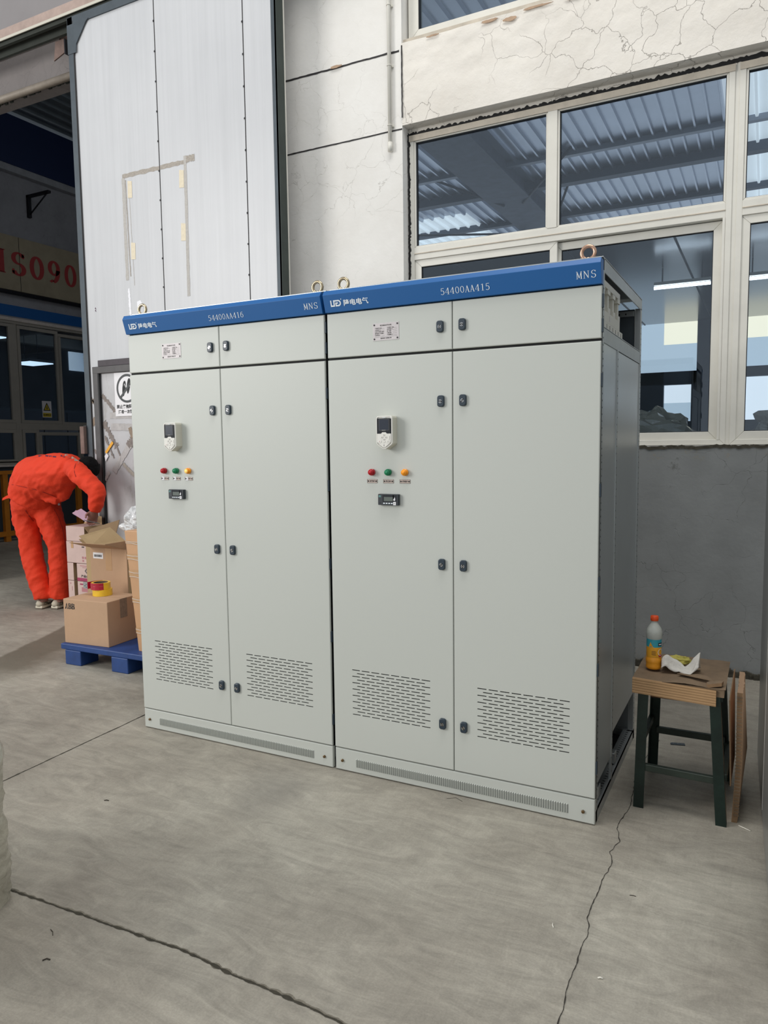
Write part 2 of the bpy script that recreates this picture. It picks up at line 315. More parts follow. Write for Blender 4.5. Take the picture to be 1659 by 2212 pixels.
# ------------------------------------------------------------------ lettering
def arc(cx, cy, rx, ry, a0, a1, n=14): return [(cx + rx * math.cos(math.radians(a0 + (a1 - a0) * i / n)), cy + ry * math.sin(math.radians(a0 + (a1 - a0) * i / n))) for i in range(n + 1)]
T, K = 0.035, 0.085   # thin and thick strokes of the serif numerals (cell 0.5 x 1)
GL = {
 '5': [([(.13, .93), (.42, .95)], .09), ([(.14, .94), (.11, .54)], .05), (arc(.24, .32, .17, .29, 130, -100), .075), ([(.21, .03), (.08, .12)], .09)],
 '4': [([(.33, .98), (.04, .30)], .04), ([(.03, .28), (.47, .28)], .045), ([(.34, .98), (.34, .02)], K), ([(.22, .02), (.46, .02)], T)],
 '0': [(arc(.25, .5, .17, .46, 0, 360, 28), .065)],
 'O': [(arc(.25, .5, .19, .46, 0, 360, 28), .075)],
 '1': [([(.27, .97), (.27, .02)], K), ([(.12, .84), (.27, .95)], .05), ([(.13, .02), (.41, .02)], T)],
 '6': [(arc(.25, .33, .17, .29, 0, 360, 24), .065), (arc(.33, .38, .25, .57, 178, 100, 12), .07), ([(.31, .94), (.40, .88)], .08)],
 '9': [(arc(.25, .67, .17, .29, 0, 360, 24), .075), (arc(.17, .62, .25, .57, -2, -80, 12), .08), ([(.19, .06), (.10, .12)], .1)],
 'A': [([(.25, .97), (.07, .03)], .04), ([(.25, .97), (.41, .03)], K), ([(.12, .33), (.37, .33)], .04), ([(.0, .02), (.15, .02)], T), ([(.33, .02), (.49, .02)], T)],
 'M': [([(.08, .95), (.08, .03)], .045), ([(.08, .95), (.25, .12)], .07), ([(.25, .12), (.41, .95)], .035), ([(.41, .95), (.41, .03)], .075), ([(.0, .96), (.12, .96)], T), ([(.38, .96), (.49, .96)], T), ([(.0, .02), (.15, .02)], T), ([(.34, .02), (.49, .02)], T)],
 'N': [([(.08, .95), (.08, .03)], .04), ([(.08, .95), (.41, .05)], .075), ([(.41, .95), (.41, .03)], .04), ([(.0, .96), (.12, .96)], T), ([(.33, .96), (.49, .96)], T), ([(.0, .02), (.16, .02)], T)],
 'S': [(arc(.25, .73, .15, .23, 20, 270, 14)[0:] , .065), (arc(.25, .27, .16, .24, 90, -160, 14), .07), ([(.40, .95), (.40, .76)], T), ([(.08, .05), (.08, .26)], T)],
 'I': [([(.25, .97), (.25, .03)], .11), ([(.1, .965), (.4, .965)], T), ([(.1, .03), (.4, .03)], T)],
}
def letters(mb, txt, f, m, x, z, h, adv, wscale=1.0, bold=1.0, depth=0.0008):
    # f(u, v, w) maps plane coordinates to the surface
    for ch in txt:
        if ch != ' ':
            for pts, wd in GL[ch]:
                hw = wd * bold / 2; n = len(pts); L = []; R_ = []
                for i, (px, pz) in enumerate(pts):
                    a = pts[max(i - 1, 0)]; b = pts[min(i + 1, n - 1)]
                    if n > 20 and i in (0, n - 1): a, b = pts[-2], pts[1]
                    tx, tz = (b[0] - a[0]), (b[1] - a[1]); L_ = math.hypot(tx, tz) or 1; nx, nz = -tz / L_, tx / L_
                    kx = 1.25 if bold > 1.2 else 1.0; L.append((px + nx * hw * kx, pz + nz * hw * 0.7)); R_.append((px - nx * hw * kx, pz - nz * hw * 0.7))
                for i in range(n - 1):
                    q = [L[i], L[i + 1], R_[i + 1], R_[i]]
                    P = [(x + u * h * wscale, z + v * h) for u, v in q]
                    mb.add([f(u, v, depth) for u, v in P], [(0, 1, 2, 3)], m)
        x += adv
    return mb
def cjk(mb, txt, f, m, x, z, size, sx=1.0, depth=0.0008, bold=0.0):
    cu = bpy.data.curves.new('t', 'FONT'); cu.body = txt; cu.size = size; cu.offset = bold; cu.resolution_u = 3
    o = bpy.data.objects.new('t', cu); COL.objects.link(o); bpy.context.view_layer.update()
    me = bpy.data.meshes.new_from_object(o.evaluated_get(bpy.context.evaluated_depsgraph_get()))
    mb.add([f(x + v.co.x * sx, z + v.co.y, depth) for v in me.vertices], [tuple(p.vertices) for p in me.polygons], m)
    bpy.data.objects.remove(o); bpy.data.curves.remove(cu); bpy.data.meshes.remove(me); return mb
def XZ(y): return lambda u, v, w: (u, y - w, v)           # surface facing the camera side (-y)
def YZ(x): return lambda u, v, w: (x + w, u, v)            # surface facing +x

# ================================================================== THE SETTING
struct(MB().box(-9.8, 5, -6, 12, -0.15, 0, 'floor_concrete').build('floor'))
WY = 2.27
def wall_piece(name, x0, x1, z0, z1, m='wall_plaster', y0=WY, y1=2.5): return struct(bx(name, x0, x1, y0, y1, z0, z1, m))
b = MB()
b.box(-3.0, -0.70, WY, 2.5, 0, 6.6, 'wall_plaster')                 # pier between gateway and windows
b.box(-0.70, 5.0, WY, 2.5, 0, 1.48, 'wall_plaster')                 # parapet under the windows
b.box(-0.70, 5.0, WY, 2.5, 5.9, 6.6, 'wall_plaster')
b.box(-9.6, -6.2, WY, 2.5, 0, 4.99, 'wall_plaster')
struct(b.build('wall_back'))
b = MB(); NX = 260                                                    # ring beam: rough, spalled face
for i in range(NX):
    xa, xb = -0.70 + 5.7 * i / NX, -0.70 + 5.7 * (i + 1) / NX
    for (z0, z1) in [(3.85 + 0.57 * q / 26, 3.85 + 0.57 * (q + 1) / 26) for q in range(26)]:
        def P(x, z):
            n = noise.noise(Vector((x * 2.2, z * 4, 3))) * 0.009 + (noise.noise(Vector((x * 7, z * 12, 8))) * 0.008 + noise.noise(Vector((x * 17, z * 25, 8))) * 0.004) * max(0, min(1, (z - 3.95) * 2.6))
            return (x, WY - 0.004 + n, z)
        b.add([P(xa, z0), P(xb, z0), P(xb, z1), P(xa, z1)], [(0, 1, 2, 3)], 'lintel_plaster', True)
b.box(-0.70, 5.0, WY + 0.012, 2.5, 3.852, 4.42, 'lintel_plaster'); b.box(-0.70, 5.0, WY, WY + .02, 3.850, 3.856, 'lintel_plaster'); b.box(-.70, 5.0, 2.372, 2.5, 3.80, 3.852, 'lintel_plaster')
def spall(cx, cz, w_, h_):                                            # flaked-off render baring brown mortar
    P = [(cx + w_ * math.cos(2 * PI * i / 18) * (1 + .5 * noise.noise(Vector((i * .8, cx * 9, 1)))), cz + h_ * math.sin(2 * PI * i / 18) * (1 + .6 * noise.noise(Vector((i * .7, cx * 5, 4))))) for i in range(18)]
    b.prism(P, XZ(WY - .012), .004, 'spall_brown')
for q in ((-.02, 4.40, .06, .010), (.12, 4.375, .05, .012), (.30, 4.405, .10, .008), (.55, 4.40, .05, .010), (.83, 4.39, .12, .010), (1.22, 4.38, .06, .012), (-.45, 4.41, .05, .006), (-1.25, 4.385, .05, .010)): spall(*q)
struct(b.build('trim_1'))
# over the gateway: raw lintel, light strip, grey upper wall
b = MB()
b.box(-9.6, -3.0, WY, 2.5, 4.99, 5.26, 'raw_concrete'); b.box(-9.6, -3.0, WY + 0.004, 2.5, 5.26, 5.36, 'raw_concrete')
b.box(-9.6, -3.0, WY + 0.002, 2.5, 5.36, 5.565, 'strip_light'); b.box(-9.6, -3.0, WY, 2.5, 5.565, 6.6, 'upper_grey')
for i in range(60):                                                  # ragged paint edge
    x = -5.6 + i * 0.035; h = 0.03 + 0.03 * noise.noise(Vector((x * 4, 0, 1)))
    b.box(x, x + 0.035, WY - 0.001, WY + 0.004, 5.34, 5.36 + h, 'raw_concrete')
struct(b.build('wall_gateway_lintel'))
struct(MB().tube([(-9.6, 2.25, 4.965), (-3.0, 2.25, 4.965)], 0.035, 'pipe_tan', 14).build('trim_2'))
b = MB()                                                             # ragged shutter strip above the pipe
for i in range(70):
    x = -5.9 + i * 0.04; b.box(x, x + 0.04, 2.285, 2.30, 4.99 - 0.03 - 0.03 * random.random(), 5.0, 'track_dark')
struct(b.build('trim_3'))
# grooves and black caulking
def wobble(name, pts, wd, m, y, n=60, amp=0.006, thick=0.003):
    b = MB(); L = []
    for i in range(n + 1):
        t = i / n * (len(pts) - 1); j = min(int(t), len(pts) - 2); q = t - j
        p = Vector(pts[j]).lerp(Vector(pts[j + 1]), q); d = (Vector(pts[j + 1]) - Vector(pts[j])).normalized(); nn = Vector((-d.y, d.x))
        a = amp * noise.noise(Vector((i * 0.9, wd * 100, y))); wv = wd * (0.75 + 0.5 * abs(noise.noise(Vector((i * 0.7, 5, y)))))
        L.append((p + nn * (a + wv / 2), p + nn * (a - wv / 2)))
    for i in range(n):
        (a, c_), (d_, e) = L[i], L[i + 1]
        vs = [(a.x, y, a.y), (d_.x, y, d_.y), (e.x, y, e.y), (c_.x, y, c_.y)]; vs += [(x, yy + thick, z) for x, yy, z in vs]
        b.add(vs, [(0, 1, 2, 3), (0, 4, 5, 1), (3, 2, 6, 7)], m)
    return struct(b.build(name))
wobble('trim_4', [(-2.2, 3.827), (-0.70, 3.826)], 0.012, 'seam_dark', WY - 0.0025, 50, 0.002)
wobble('trim_5', [(-2.2, 4.392), (-0.72, 4.378)], 0.015, 'seam_dark', WY - 0.0025, 60, 0.004)
wobble('trim_6', [(-0.695, 3.90), (-0.695, 4.405)], 0.010, 'seam_dark', WY - 0.012, 20, 0.002)
wobble('trim_7', [(-0.70, 3.812), (0.4, 3.816), (1.6, 3.820), (4.5, 3.82)], 0.030, 'caulk_black', 2.366, 300, 0.016)
wobble('trim_8', [(-0.689, 3.81), (-0.687, 1.5)], 0.020, 'caulk_black', 2.3525, 200, 0.012)
wobble('trim_9', [(0.9, 1.472), (4.2, 1.474)], 0.022, 'dark_rubble', WY - 0.006, 160, 0.012, 0.02)
b = MB()                                                             # broken skirting rubble
for i in range(110):
    x = 0.95 + i * 0.012; hh = 0.03 + 0.07 * max(0, noise.noise(Vector((i * 0.13, 2, 2))) + 0.25)
    b.box(x, x + 0.012, WY - 0.018 - 0.01 * random.random(), WY, 0, hh, 'dark_rubble')
struct(b.build('baseboard_back'))
b = MB().tube([(-0.79, 2.245, 6.5), (-0.79, 2.245, 3.70)], 0.014, 'pvc_white', 12)
for z in (3.86, 4.28, 4.7): b.torus((-0.79, 2.245, z), 0.016, 0.003, 'pvc_white', 'z'); b.box(-0.79, -0.765, 2.258, 2.27, z - .008, z + .008, 'pvc_white')
b.tube([(-0.79, 2.245, 3.74), (-0.79, 2.245, 3.675)], 0.018, 'pvc_white', 12)
tag(b.build('conduit_pipe'), 'thin white plastic conduit running down the plaster wall beside the windows', 'pipe')

# ---- windows in the back wall
def frame(b, x0, x1, z0, z1, w, y0, y1, m, wb=None, wt=None):
    wb = wb or w; wt = wt or w
    def T_(a, c_, d_, e):
        vs = [(a[0], y0, a[1]), (c_[0], y0, c_[1]), (d_[0], y0, d_[1]), (e[0], y0, e[1])]; vs += [(x, y1, z) for x, y, z in vs]
        b.add(vs, [(0, 1, 2, 3), (7, 6, 5, 4), (0, 4, 5, 1), (1, 5, 6, 2), (2, 6, 7, 3), (3, 7, 4, 0)], m)
    i0, i1, j0, j1 = x0 + w, x1 - w, z0 + wb, z1 - wt; e = 0.0006
    T_((x0, z0), (x1, z0), (i1 - e, j0), (i0 + e, j0)); T_((x0, z1), (i0 + e, j1), (i1 - e, j1), (x1, z1))
    T_((x0, z0 + e), (i0, j0 + e), (i0, j1 - e), (x0, z1 - e)); T_((x1, z0 + e), (x1, z1 - e), (i1, j1 - e), (i1, j0 + e))
def gpane(name, x0, x1, z0, z1, y, parent, m='window_glass'): return bx(name, x0, x1, y, y + 0.004, z0, z1, m, parent)
wn = [0]
def window(X0, X1, split, splow):
    wn[0] += 1; r = struct(empty('window_%d' % wn[0], (0, 0, 0)))
    b = MB(); frame(b, X0, X1, 1.483, 3.80, 0.035, 2.355, 2.43, 'pvc_white')
    b.box(X0 + .035, X1 - .035, 2.355, 2.43, 2.895, 2.985, 'pvc_white'); b.box(X0 + .035, X1 - .035, 2.350, 2.356, 2.936, 2.944, 'pvc_dirty')
    if split: b.box(split - .033, split + .033, 2.352, 2.43, 2.985, 3.765, 'pvc_white')
    if not split: split = X1 + 1
    for (a, c_) in ([(X0 + .035, min(split - .033, X1 - .035))] + ([(split + .033, X1 - .035)] if split < X1 else [])):
        frame(b, a, c_, 2.985, 3.765, 0.014, 2.362, 2.40, 'pvc_white'); frame(b, a + .013, c_ - .013, 2.998, 3.752, 0.005, 2.372, 2.402, 'gasket')
        gpane('window_pane', a + .016, c_ - .016, 3.0, 3.75, 2.388, r)
    b.build('window_frame', r, 0.002, 1)
    b = MB(); b.box(X0, X1, 2.349, 2.353, 3.758, 3.80, 'pvc_dirty'); b.build('weathered_head', r)
    for n, (a, c_, z0, z1, y) in enumerate(splow):
        b = MB(); frame(b, a, c_, z0, z1, 0.052, y, y + 0.03, 'pvc_white', 0.056, 0.052); frame(b, a + .050, c_ - .050, z0 + .054, z1 - .050, 0.006, y + 0.006, y + .03, 'gasket')
        s_ = b.build('window_sash', r, 0.002, 1); gpane('window_pane', a + .054, c_ - .054, z0 + .058, z1 - .054, y + 0.014, s_)
    return r
window(-0.685, 1.520, 0.395, [(-0.65, 0.43, 1.512, 2.895, 2.366), (0.40, 1.470, 1.512, 2.890, 2.400)])
window(1.545, 3.70, 2.60, [(1.575, 2.62, 1.512, 2.895, 2.366), (2.58, 3.66, 1.512, 2.895, 2.400)])
struct(bx('trim_10', 1.517, 1.548, 2.362, 2.43, 1.483, 3.80, 'pvc_white', None, 0.002))
struct(bx('trim_11', 1.44 + .03, 1.485, 2.352, 2.40, 1.515, 2.895, 'pvc_white', None, 0.002))
r = struct(empty('window_3')); b = MB(); frame(b, -0.685, 3.7, 4.46, 5.88, 0.08, 2.36, 2.43, 'pvc_white'); b.box(.9, .97, 2.355, 2.43, 4.5, 5.85, 'pvc_white'); b.build('window_frame', r, 0.002, 1)
b = MB(); frame(b, -0.607, .902, 4.537, 5.80, 0.006, 2.366, 2.40, 'gasket'); b.build('gasket', r)
gpane('window_pane', -0.605, 0.9, 4.54, 5.8, 2.39, r); gpane('window_pane', 0.97, 3.62, 4.54, 5.8, 2.39, r)
struct(bx('trim_12', -0.70, 5.0, 2.30, 2.5, 4.42, 4.462, 'pvc_dirty'))

# ---- hall behind the windows: low room, and the corrugated roof above it
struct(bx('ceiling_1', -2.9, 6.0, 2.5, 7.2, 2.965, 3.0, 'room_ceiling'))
b = MB()
for x in (-0.55, 0.35, 1.12, 1.85, 2.7): b.box(x, x + .012, 2.5, 7.1, 2.958, 2.966, 'room_dark')
struct(b.build('trim_13'))
b = MB()
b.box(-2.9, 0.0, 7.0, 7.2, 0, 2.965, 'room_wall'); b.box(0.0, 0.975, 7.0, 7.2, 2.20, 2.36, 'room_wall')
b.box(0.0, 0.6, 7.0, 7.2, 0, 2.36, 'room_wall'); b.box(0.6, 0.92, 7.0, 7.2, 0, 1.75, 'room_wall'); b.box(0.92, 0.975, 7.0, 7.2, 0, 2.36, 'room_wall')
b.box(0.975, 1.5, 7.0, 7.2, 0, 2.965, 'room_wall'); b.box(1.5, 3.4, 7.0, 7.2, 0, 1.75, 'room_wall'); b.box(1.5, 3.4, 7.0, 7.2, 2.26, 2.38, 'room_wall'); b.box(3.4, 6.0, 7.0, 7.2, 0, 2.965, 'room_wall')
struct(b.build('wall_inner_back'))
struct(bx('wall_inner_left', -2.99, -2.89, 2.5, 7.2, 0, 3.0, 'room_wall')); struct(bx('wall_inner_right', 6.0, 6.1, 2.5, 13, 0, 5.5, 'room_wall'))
def daypane(n, parts):
    r = struct(empty('window_%d' % n)); 
    for (x0, x1, z0, z1, m) in parts: bx('window_pane', x0, x1, 7.08, 7.1, z0, z1, m, r)
daypane(4, [(0.0, 0.585, 2.36, 2.965, 'day_blue'), (0.585, 0.975, 2.70, 2.965, 'day_warm'), (0.585, 0.975, 2.36, 2.70, 'day_blue')])
daypane(5, [(0.6, 0.92, 1.98, 2.2, 'day_white'), (0.6, 0.92, 1.75, 1.98, 'day_blue')])
daypane(6, [(1.5, 3.4, 2.72, 2.965, 'day_warm'), (1.5, 3.4, 2.38, 2.72, 'day_blue')]); daypane(7, [(1.5, 3.4, 1.75, 2.26, 'day_white')])
for i, x in enumerate((1.09, 2.2)):
    r = empty('fluorescent_tube', (x - 0.2 * (i == 1), 3.9, 2.80)); L = .22 if i == 0 else .55
    MB().tube([(-L, 0, 0), (L, 0, 0)], 0.013, 'tube_light', 10).build('tube', r)
    b = MB().box(-L, L, -.02, .02, .02, .045, 'pvc_white'); [b.box(q - .005, q + .005, -.005, .005, .045, .163, 'steel_dark') for q in (-L * .7, L * .7)]; b.build('fixture', r)
    tag(r, ['short lit fluorescent tube seen through the middle window', 'lit fluorescent tube seen through the rightmost window'][i], 'ceiling light', 'tube lights behind the glass')
# goods wrapped in film on a ledge inside the low room
def crumple(name, c, s, m, seed, n=26, amp=0.35, parent=None):
    b = MB(); vs = []
    for i in range(n + 1):
        th = PI * i / n
        for j in range(n):
            ph = 2 * PI * j / n; d = Vector((math.sin(th) * math.cos(ph), math.sin(th) * math.sin(ph), math.cos(th)))
            q = 1 + amp * (noise.noise(d * 2.2 + Vector((seed, 0, 0))) + 0.6 * abs(noise.noise(d * 5 + Vector((0, seed, 0)))))
            vs.append((c[0] + d.x * s[0] * q, c[1] + d.y * s[1] * q, c[2] + d.z * s[2] * q))
    b.add(vs, [(i * n + j, i * n + (j + 1) % n, (i + 1) * n + (j + 1) % n, (i + 1) * n + j) for i in range(n) for j in range(n)], m)
    return b.build(name, parent)
tag(crumple('film_heap', (0.85, 4.0, 1.48), (0.36, 0.2, 0.27), 'wrapped_goods', 3), 'heap of crumpled translucent film inside the room behind the middle window', 'plastic film')
tag(crumple('film_heap', (2.05, 4.0, 1.56), (0.40, 0.2, 0.24), 'wrapped_goods', 9), 'heap of wrapped goods inside the room behind the rightmost window', 'plastic film')
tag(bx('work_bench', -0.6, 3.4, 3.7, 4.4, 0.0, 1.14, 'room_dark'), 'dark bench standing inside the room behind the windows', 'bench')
# roof
def corrugated(name, x0, x1, y0, y1, z, pitch, m, along='y', h=0.045, skip=None):
    h = -h; b = MB(); n = int((x1 - x0) / pitch) if along == 'y' else int((y1 - y0) / pitch)
    prof = [(0, 0), (pitch * .74, 0), (pitch * .80, h), (pitch * .94, h), (pitch, 0)]
    vs = []; 
    for i in range(n):
        for (u, hh) in prof[:-1]: vs.append((i * pitch + u, hh))
    vs.append((n * pitch, 0)); N = len(vs)
    if along == 'y': V = [(x0 + u, y0, z + hh) for u, hh in vs] + [(x0 + u, y1, z + hh) for u, hh in vs]
    else: V = [(x0, y0 + u, z + hh) for u, hh in vs] + [(x1, y0 + u, z + hh) for u, hh in vs]
    b.add(V, [(i, i + 1, N + i + 1, N + i) for i in range(N - 1)], m)
    return struct(b.build(name))
corrugated('ceiling_2', -3.0, 1.36, 2.5, 13, 5.5, 0.1677, 'roof_sheet')
corrugated('ceiling_3', 1.36, 6.0, 2.5, 13, 5.5, 0.2, 'skylight_sheet')
corrugated('ceiling_4', -7.0, -3.0, 9.6, 13, 5.5, 0.2, 'skylight_sheet'); corrugated('ceiling_5', -7, -3.0, 7.4, 9.6, 5.5, 0.2, 'roof_sheet')
def purlin(y, z0, z1, wd, m, lab):
    b = MB().box(-7, 6.0, y - wd / 2, y + wd / 2, z0, z1, m); tag(b.build('roof_purlin'), lab, 'roof beam')
purlin(7.72, 5.42, 5.49, 0.09, 'purlin_light', 'pale steel purlin, nearer of the two seen through the upper windows')
purlin(8.65, 5.36, 5.49, 0.16, 'purlin_grey', 'dark steel purlin, farther of the two seen through the upper windows')
purlin(10.4, 5.40, 5.49, 0.12, 'purlin_grey', 'dark purlin low in the upper left window pane')
b = MB().box(-2.1, -1.65, 2.5, 13, 5.25, 5.5, 'beam_grey'); b.box(-2.2, -1.55, 2.5, 13, 5.22, 5.25, 'beam_grey'); struct(b.build('trim_14'))
b = MB()
for (p, q) in (((-2.0, 8.65, 5.2), (-2.8, 7.7, 5.45)), ((-1.7, 8.65, 5.2), (-0.7, 7.5, 5.45)), ((-1.7, 10.4, 5.2), (-1.1, 9.0, 5.45)), ((-2.0, 10.4, 5.2), (-4.0, 9.8, 5.3))): b.tube([p, q], 0.02, 'iron_black', 8)
struct(b.build('trim_15'))
r = empty('pendant_lamp', (-2.15, 10.2, 4.85)); MB().lathe([(0.0, .12), (.05, .12), (.08, .05), (.2, -.04), (.21, -.06), (.0, -.05)], (0, 0, 0), 'iron_black').build('lamp_shade', r); MB().tube([(0, 0, .1), (0, 0, .6)], .03, 'iron_black', 8).build('stem', r)
tag(r, 'dark pendant lamp hanging from the roof beam behind the upper left pane', 'lamp')

# ---- annex beyond the gateway
AX = -9.6
b = MB(); b.box(AX - .2, AX, 2.5, 7.25, 0, 1.24, 'annex_dark'); b.box(AX - .2, AX, 2.5, 4.0, 1.24, 7.0, 'annex_plaster')
b.box(AX - .2, AX, 4.0, 7.25, 3.68, 6.1, 'annex_plaster'); struct(b.build('wall_annex_left'))
struct(bx('wall_annex_end', AX - .2, -3.0, 7.2, 7.35, 0, 7.2, 'annex_plaster')); struct(bx('wall_annex_right', -3.1, -3.0, 2.5, 7.2, 0, 7.2, 'annex_plaster'))
struct(bx('wall_annex_front', AX, -6.2, 2.3, 2.5, 4.9, 7.3, 'annex_plaster'))
struct(bx('wall_annex_top', -9.6, -3.0, 2.3, 2.5, 6.6, 7.3, 'annex_plaster'))
area('annex_fill', (-5.6, 5.2, 7.05), (-9.0, 5.6, 1.5), 3.5, 3.5, 26, (0.92, 0.96, 1.0))  # added fill light below the closed annex roof, only brightens the annex
corrugated('ceiling_6', -9.8, -2.9, 2.5, 7.35, 7.15, 0.24, 'corrugated_grey')
struct(bx('trim_16', AX - .1, AX + .12, 2.5, 7.2, 6.2, 7.0, 'girder_blue')); struct(bx('trim_17', AX - .1, AX + .10, 2.5, 7.2, 6.09, 6.2, 'ledge_grey'))
struct(bx('trim_18', AX, AX + .006, 2.5, 7.2, 3.74, 3.92, 'annex_blue')); struct(bx('trim_19', AX, AX + .03, 2.5, 7.2, 3.66, 3.71, 'sill_white')); struct(bx('trim_20', AX - .02, AX + .05, 2.5, 7.2, 1.215, 1.25, 'sill_white'))
tag(MB().tube([(AX + .06, 2.6, 4.12), (AX + .06, 7.18, 4.12)], 0.035, 'iron_black', 10).build('dark_pipe'), 'dark pipe running under the red lettered board', 'pipe')
b = MB(); b.tube([(-5.4, 2.6, 5.35), (-2.9, 4.2, 6.1)], 0.02, 'iron_black', 8); struct(b.build('trim_21'))
r = empty('sign_board', (0, 0, 0)); bx('board', AX, AX + .04, 3.2, 7.18, 4.165, 5.06, 'board_beige', r); bx('seam', AX + .04, AX + .043, 5.742, 5.75, 4.165, 5.06, 'seam_dark', r)
b = MB()
for ch, y0, y1 in (('I', 5.27, 5.50), ('S', 5.60, 5.84), ('O', 5.975, 6.185), ('9', 6.33, 6.53), ('0', 6.67, 6.885)):
    wsc = (y1 - y0) / 0.40 / 0.385; letters(b, ch, YZ(AX + .041), 'sign_red', y0 - 0.03, 4.425, 0.39, 0, wsc * 1.0, 1.7, 0.002)
b.build('lettering', r); tag(r, 'beige board with large dark red letters ISO 90 high on the far left wall', 'sign')
# its windows
def annex_window(n, y0, y1, sub):
    r = struct(empty('window_%d' % n)); b = MB()
    def fr(a, c_, z0, z1, wd, d=0.06):
        for q in ((a, c_, z0, z0 + wd), (a, c_, z1 - wd, z1), (a, a + wd, z0 + wd, z1 - wd), (c_ - wd, c_, z0 + wd, z1 - wd)): b.box(AX - d, AX + .012, q[0], q[1], q[2], q[3], 'annex_frame')
    fr(y0, y1, 1.25, 3.66, 0.05); b.box(AX - .06, AX + .01, y0 + .05, y1 - .05, 1.84, 1.95, 'annex_frame')
    for (a, c_, z0, z1) in sub:
        fr(a, c_, z0, z1, 0.055, 0.045); bx('window_pane', AX - .03, AX - .025, a + .055, c_ - .055, z0 + .055, z1 - .055, 'annex_glass', r)
    b.build('window_frame', r, 0.003, 1)
annex_window(8, 4.02, 5.58, [(4.07, 5.53, 1.95, 3.61), (4.07, 5.53, 1.28, 1.84)])
annex_window(9, 5.58, 7.2, [(5.64, 6.46, 1.95, 3.60), (6.46, 7.15, 1.93, 3.56), (5.64, 5.97, 1.28, 1.84), (5.97, 6.85, 1.28, 1.80), (6.85, 7.15, 1.28, 1.84)])
# room behind them
b = MB(); b.box(-15.2, -15, 2.5, 14, 0, 4.2, 'annex_dark'); b.box(-15, AX - .2, 2.4, 2.5, 0, 4.2, 'annex_dark'); b.box(-15, AX - .2, 14, 14.2, 0, 4.2, 'annex_dark'); struct(b.build('wall_office'))
struct(bx('ceiling_7', -15, AX - .2, 2.5, 14, 4.2, 4.3, 'room_dark')); struct(bx('trim_22', -15, AX - .2, 2.5, 14, -0.1, 0, 'room_dark'))
b = MB()
for z, y in ((3.9, 4.5), (3.9, 7.2), (3.95, 9.5)): b.box(-15, AX - .25, y, y + .12, z - .12, z + .12, 'annex_frame')
b.box(-12.5, -12.3, 2.5, 14, 3.75, 3.98, 'annex_frame'); struct(b.build('trim_23'))
for i, (x, y, z, lab) in enumerate([(-12.0, 6.7, 3.72, 'lit ceiling panel seen through the leftmost annex pane'), (-12.0, 7.75, 3.30, 'lit ceiling panel seen through the middle annex pane')]):
    r = empty('office_light', (x, y, z)); bx('diffuser', -.32, .32, -.28, .28, -.02, 0, 'panel_light', r); bx('housing', -.34, .34, -.3, .3, 0, .05, 'steel_dark', r)
    [MB().tube([(q, 0, .05), (q, 0, 4.2 - z)], .008, 'steel_dark', 6).build('hanger', r) for q in (-.2, .2)]; tag(r, lab, 'ceiling light')
r = struct(empty('window_10')); bx('window_pane', -14.99, -14.97, 11.2, 12.2, 3.6, 4.1, 'day_white', r)
r = empty('grey_locker', (-12.4, 6.6, 0)); b = MB().box(-.4, .35, -1.0, 2.6, 0, 2.35, 'annex_dark'); b.build('body', r)
for q in (-1.0, -.4, .2, .8, 1.4, 2.0): bx('door', .35, .37, q + .01, q + .58, .05, 2.3, 'room_dark', r)
tag(r, 'row of dark grey lockers inside the room behind the annex windows', 'locker')
r = empty('warning_poster', (-9.62, 6.08, 2.06)); bx('sheet', 0, .002, 0, .19, 0, .29, 'paper_white', r)
b = MB(); f = lambda u, v, w_: (.002 + w_, u, v)
b.add([f(.02, .12, .001), f(.17, .12, .001), f(.095, .265, .001)], [(0, 1, 2)], 'ink_black'); b.add([f(.042, .133, .002), f(.148, .133, .002), f(.095, .236, .002)], [(0, 1, 2)], 'warn_yellow')
b.add([f(.085, .145, .003), f(.105, .145, .003), f(.105, .165, .003), f(.098, .205, .003), f(.092, .205, .003), f(.085, .165, .003)], [(0, 1, 2, 3, 4, 5)], 'ink_black')
b.add([f(.01, .01, .001), f(.18, .01, .001), f(.18, .08, .001), f(.01, .08, .001)], [(0, 1, 2, 3)], 'warn_yellow'); b.build('warning_triangle', r)
b = MB(); cjk(b, '当心高空坠物', f, 'ink_black', .014, .035, .03, .88, .002, .0012); b.build('lettering', r); tag(r, 'small white poster with yellow warning triangle on the annex window', 'poster')
# wall bracket
r = empty('wall_bracket', (AX, 6.0, 5.45)); b = MB(); b.box(0, .05, -.03, .03, 0, .36, 'iron_black'); b.box(0, .55, -.03, .03, .33, .37, 'iron_black'); b.build('arm', r); MB().tube([(.03, 0, .04), (.5, 0, .34)], .012, 'iron_black', 8).build('brace', r)
tag(r, 'black triangular iron bracket sticking out high on the far left wall', 'bracket')
# orange guard rail
r = empty('guard_rail', (-9.25, 0, 0)); 
bx('top_rail', -.03, .03, 3.5, 7.15, 1.10, 1.16, 'rail_orange', r, .004); bx('bottom_rail', -.02, .04, 3.5, 7.15, .09, .17, 'rail_orange', r, .004)
for y in (3.55, 5.0, 6.45, 7.1): bx('post', -.035, .035, y - .045, y + .045, 0, 1.10, 'rail_orange', r, .004)
tag(r, 'orange painted steel guard rail standing in front of the annex windows', 'railing')

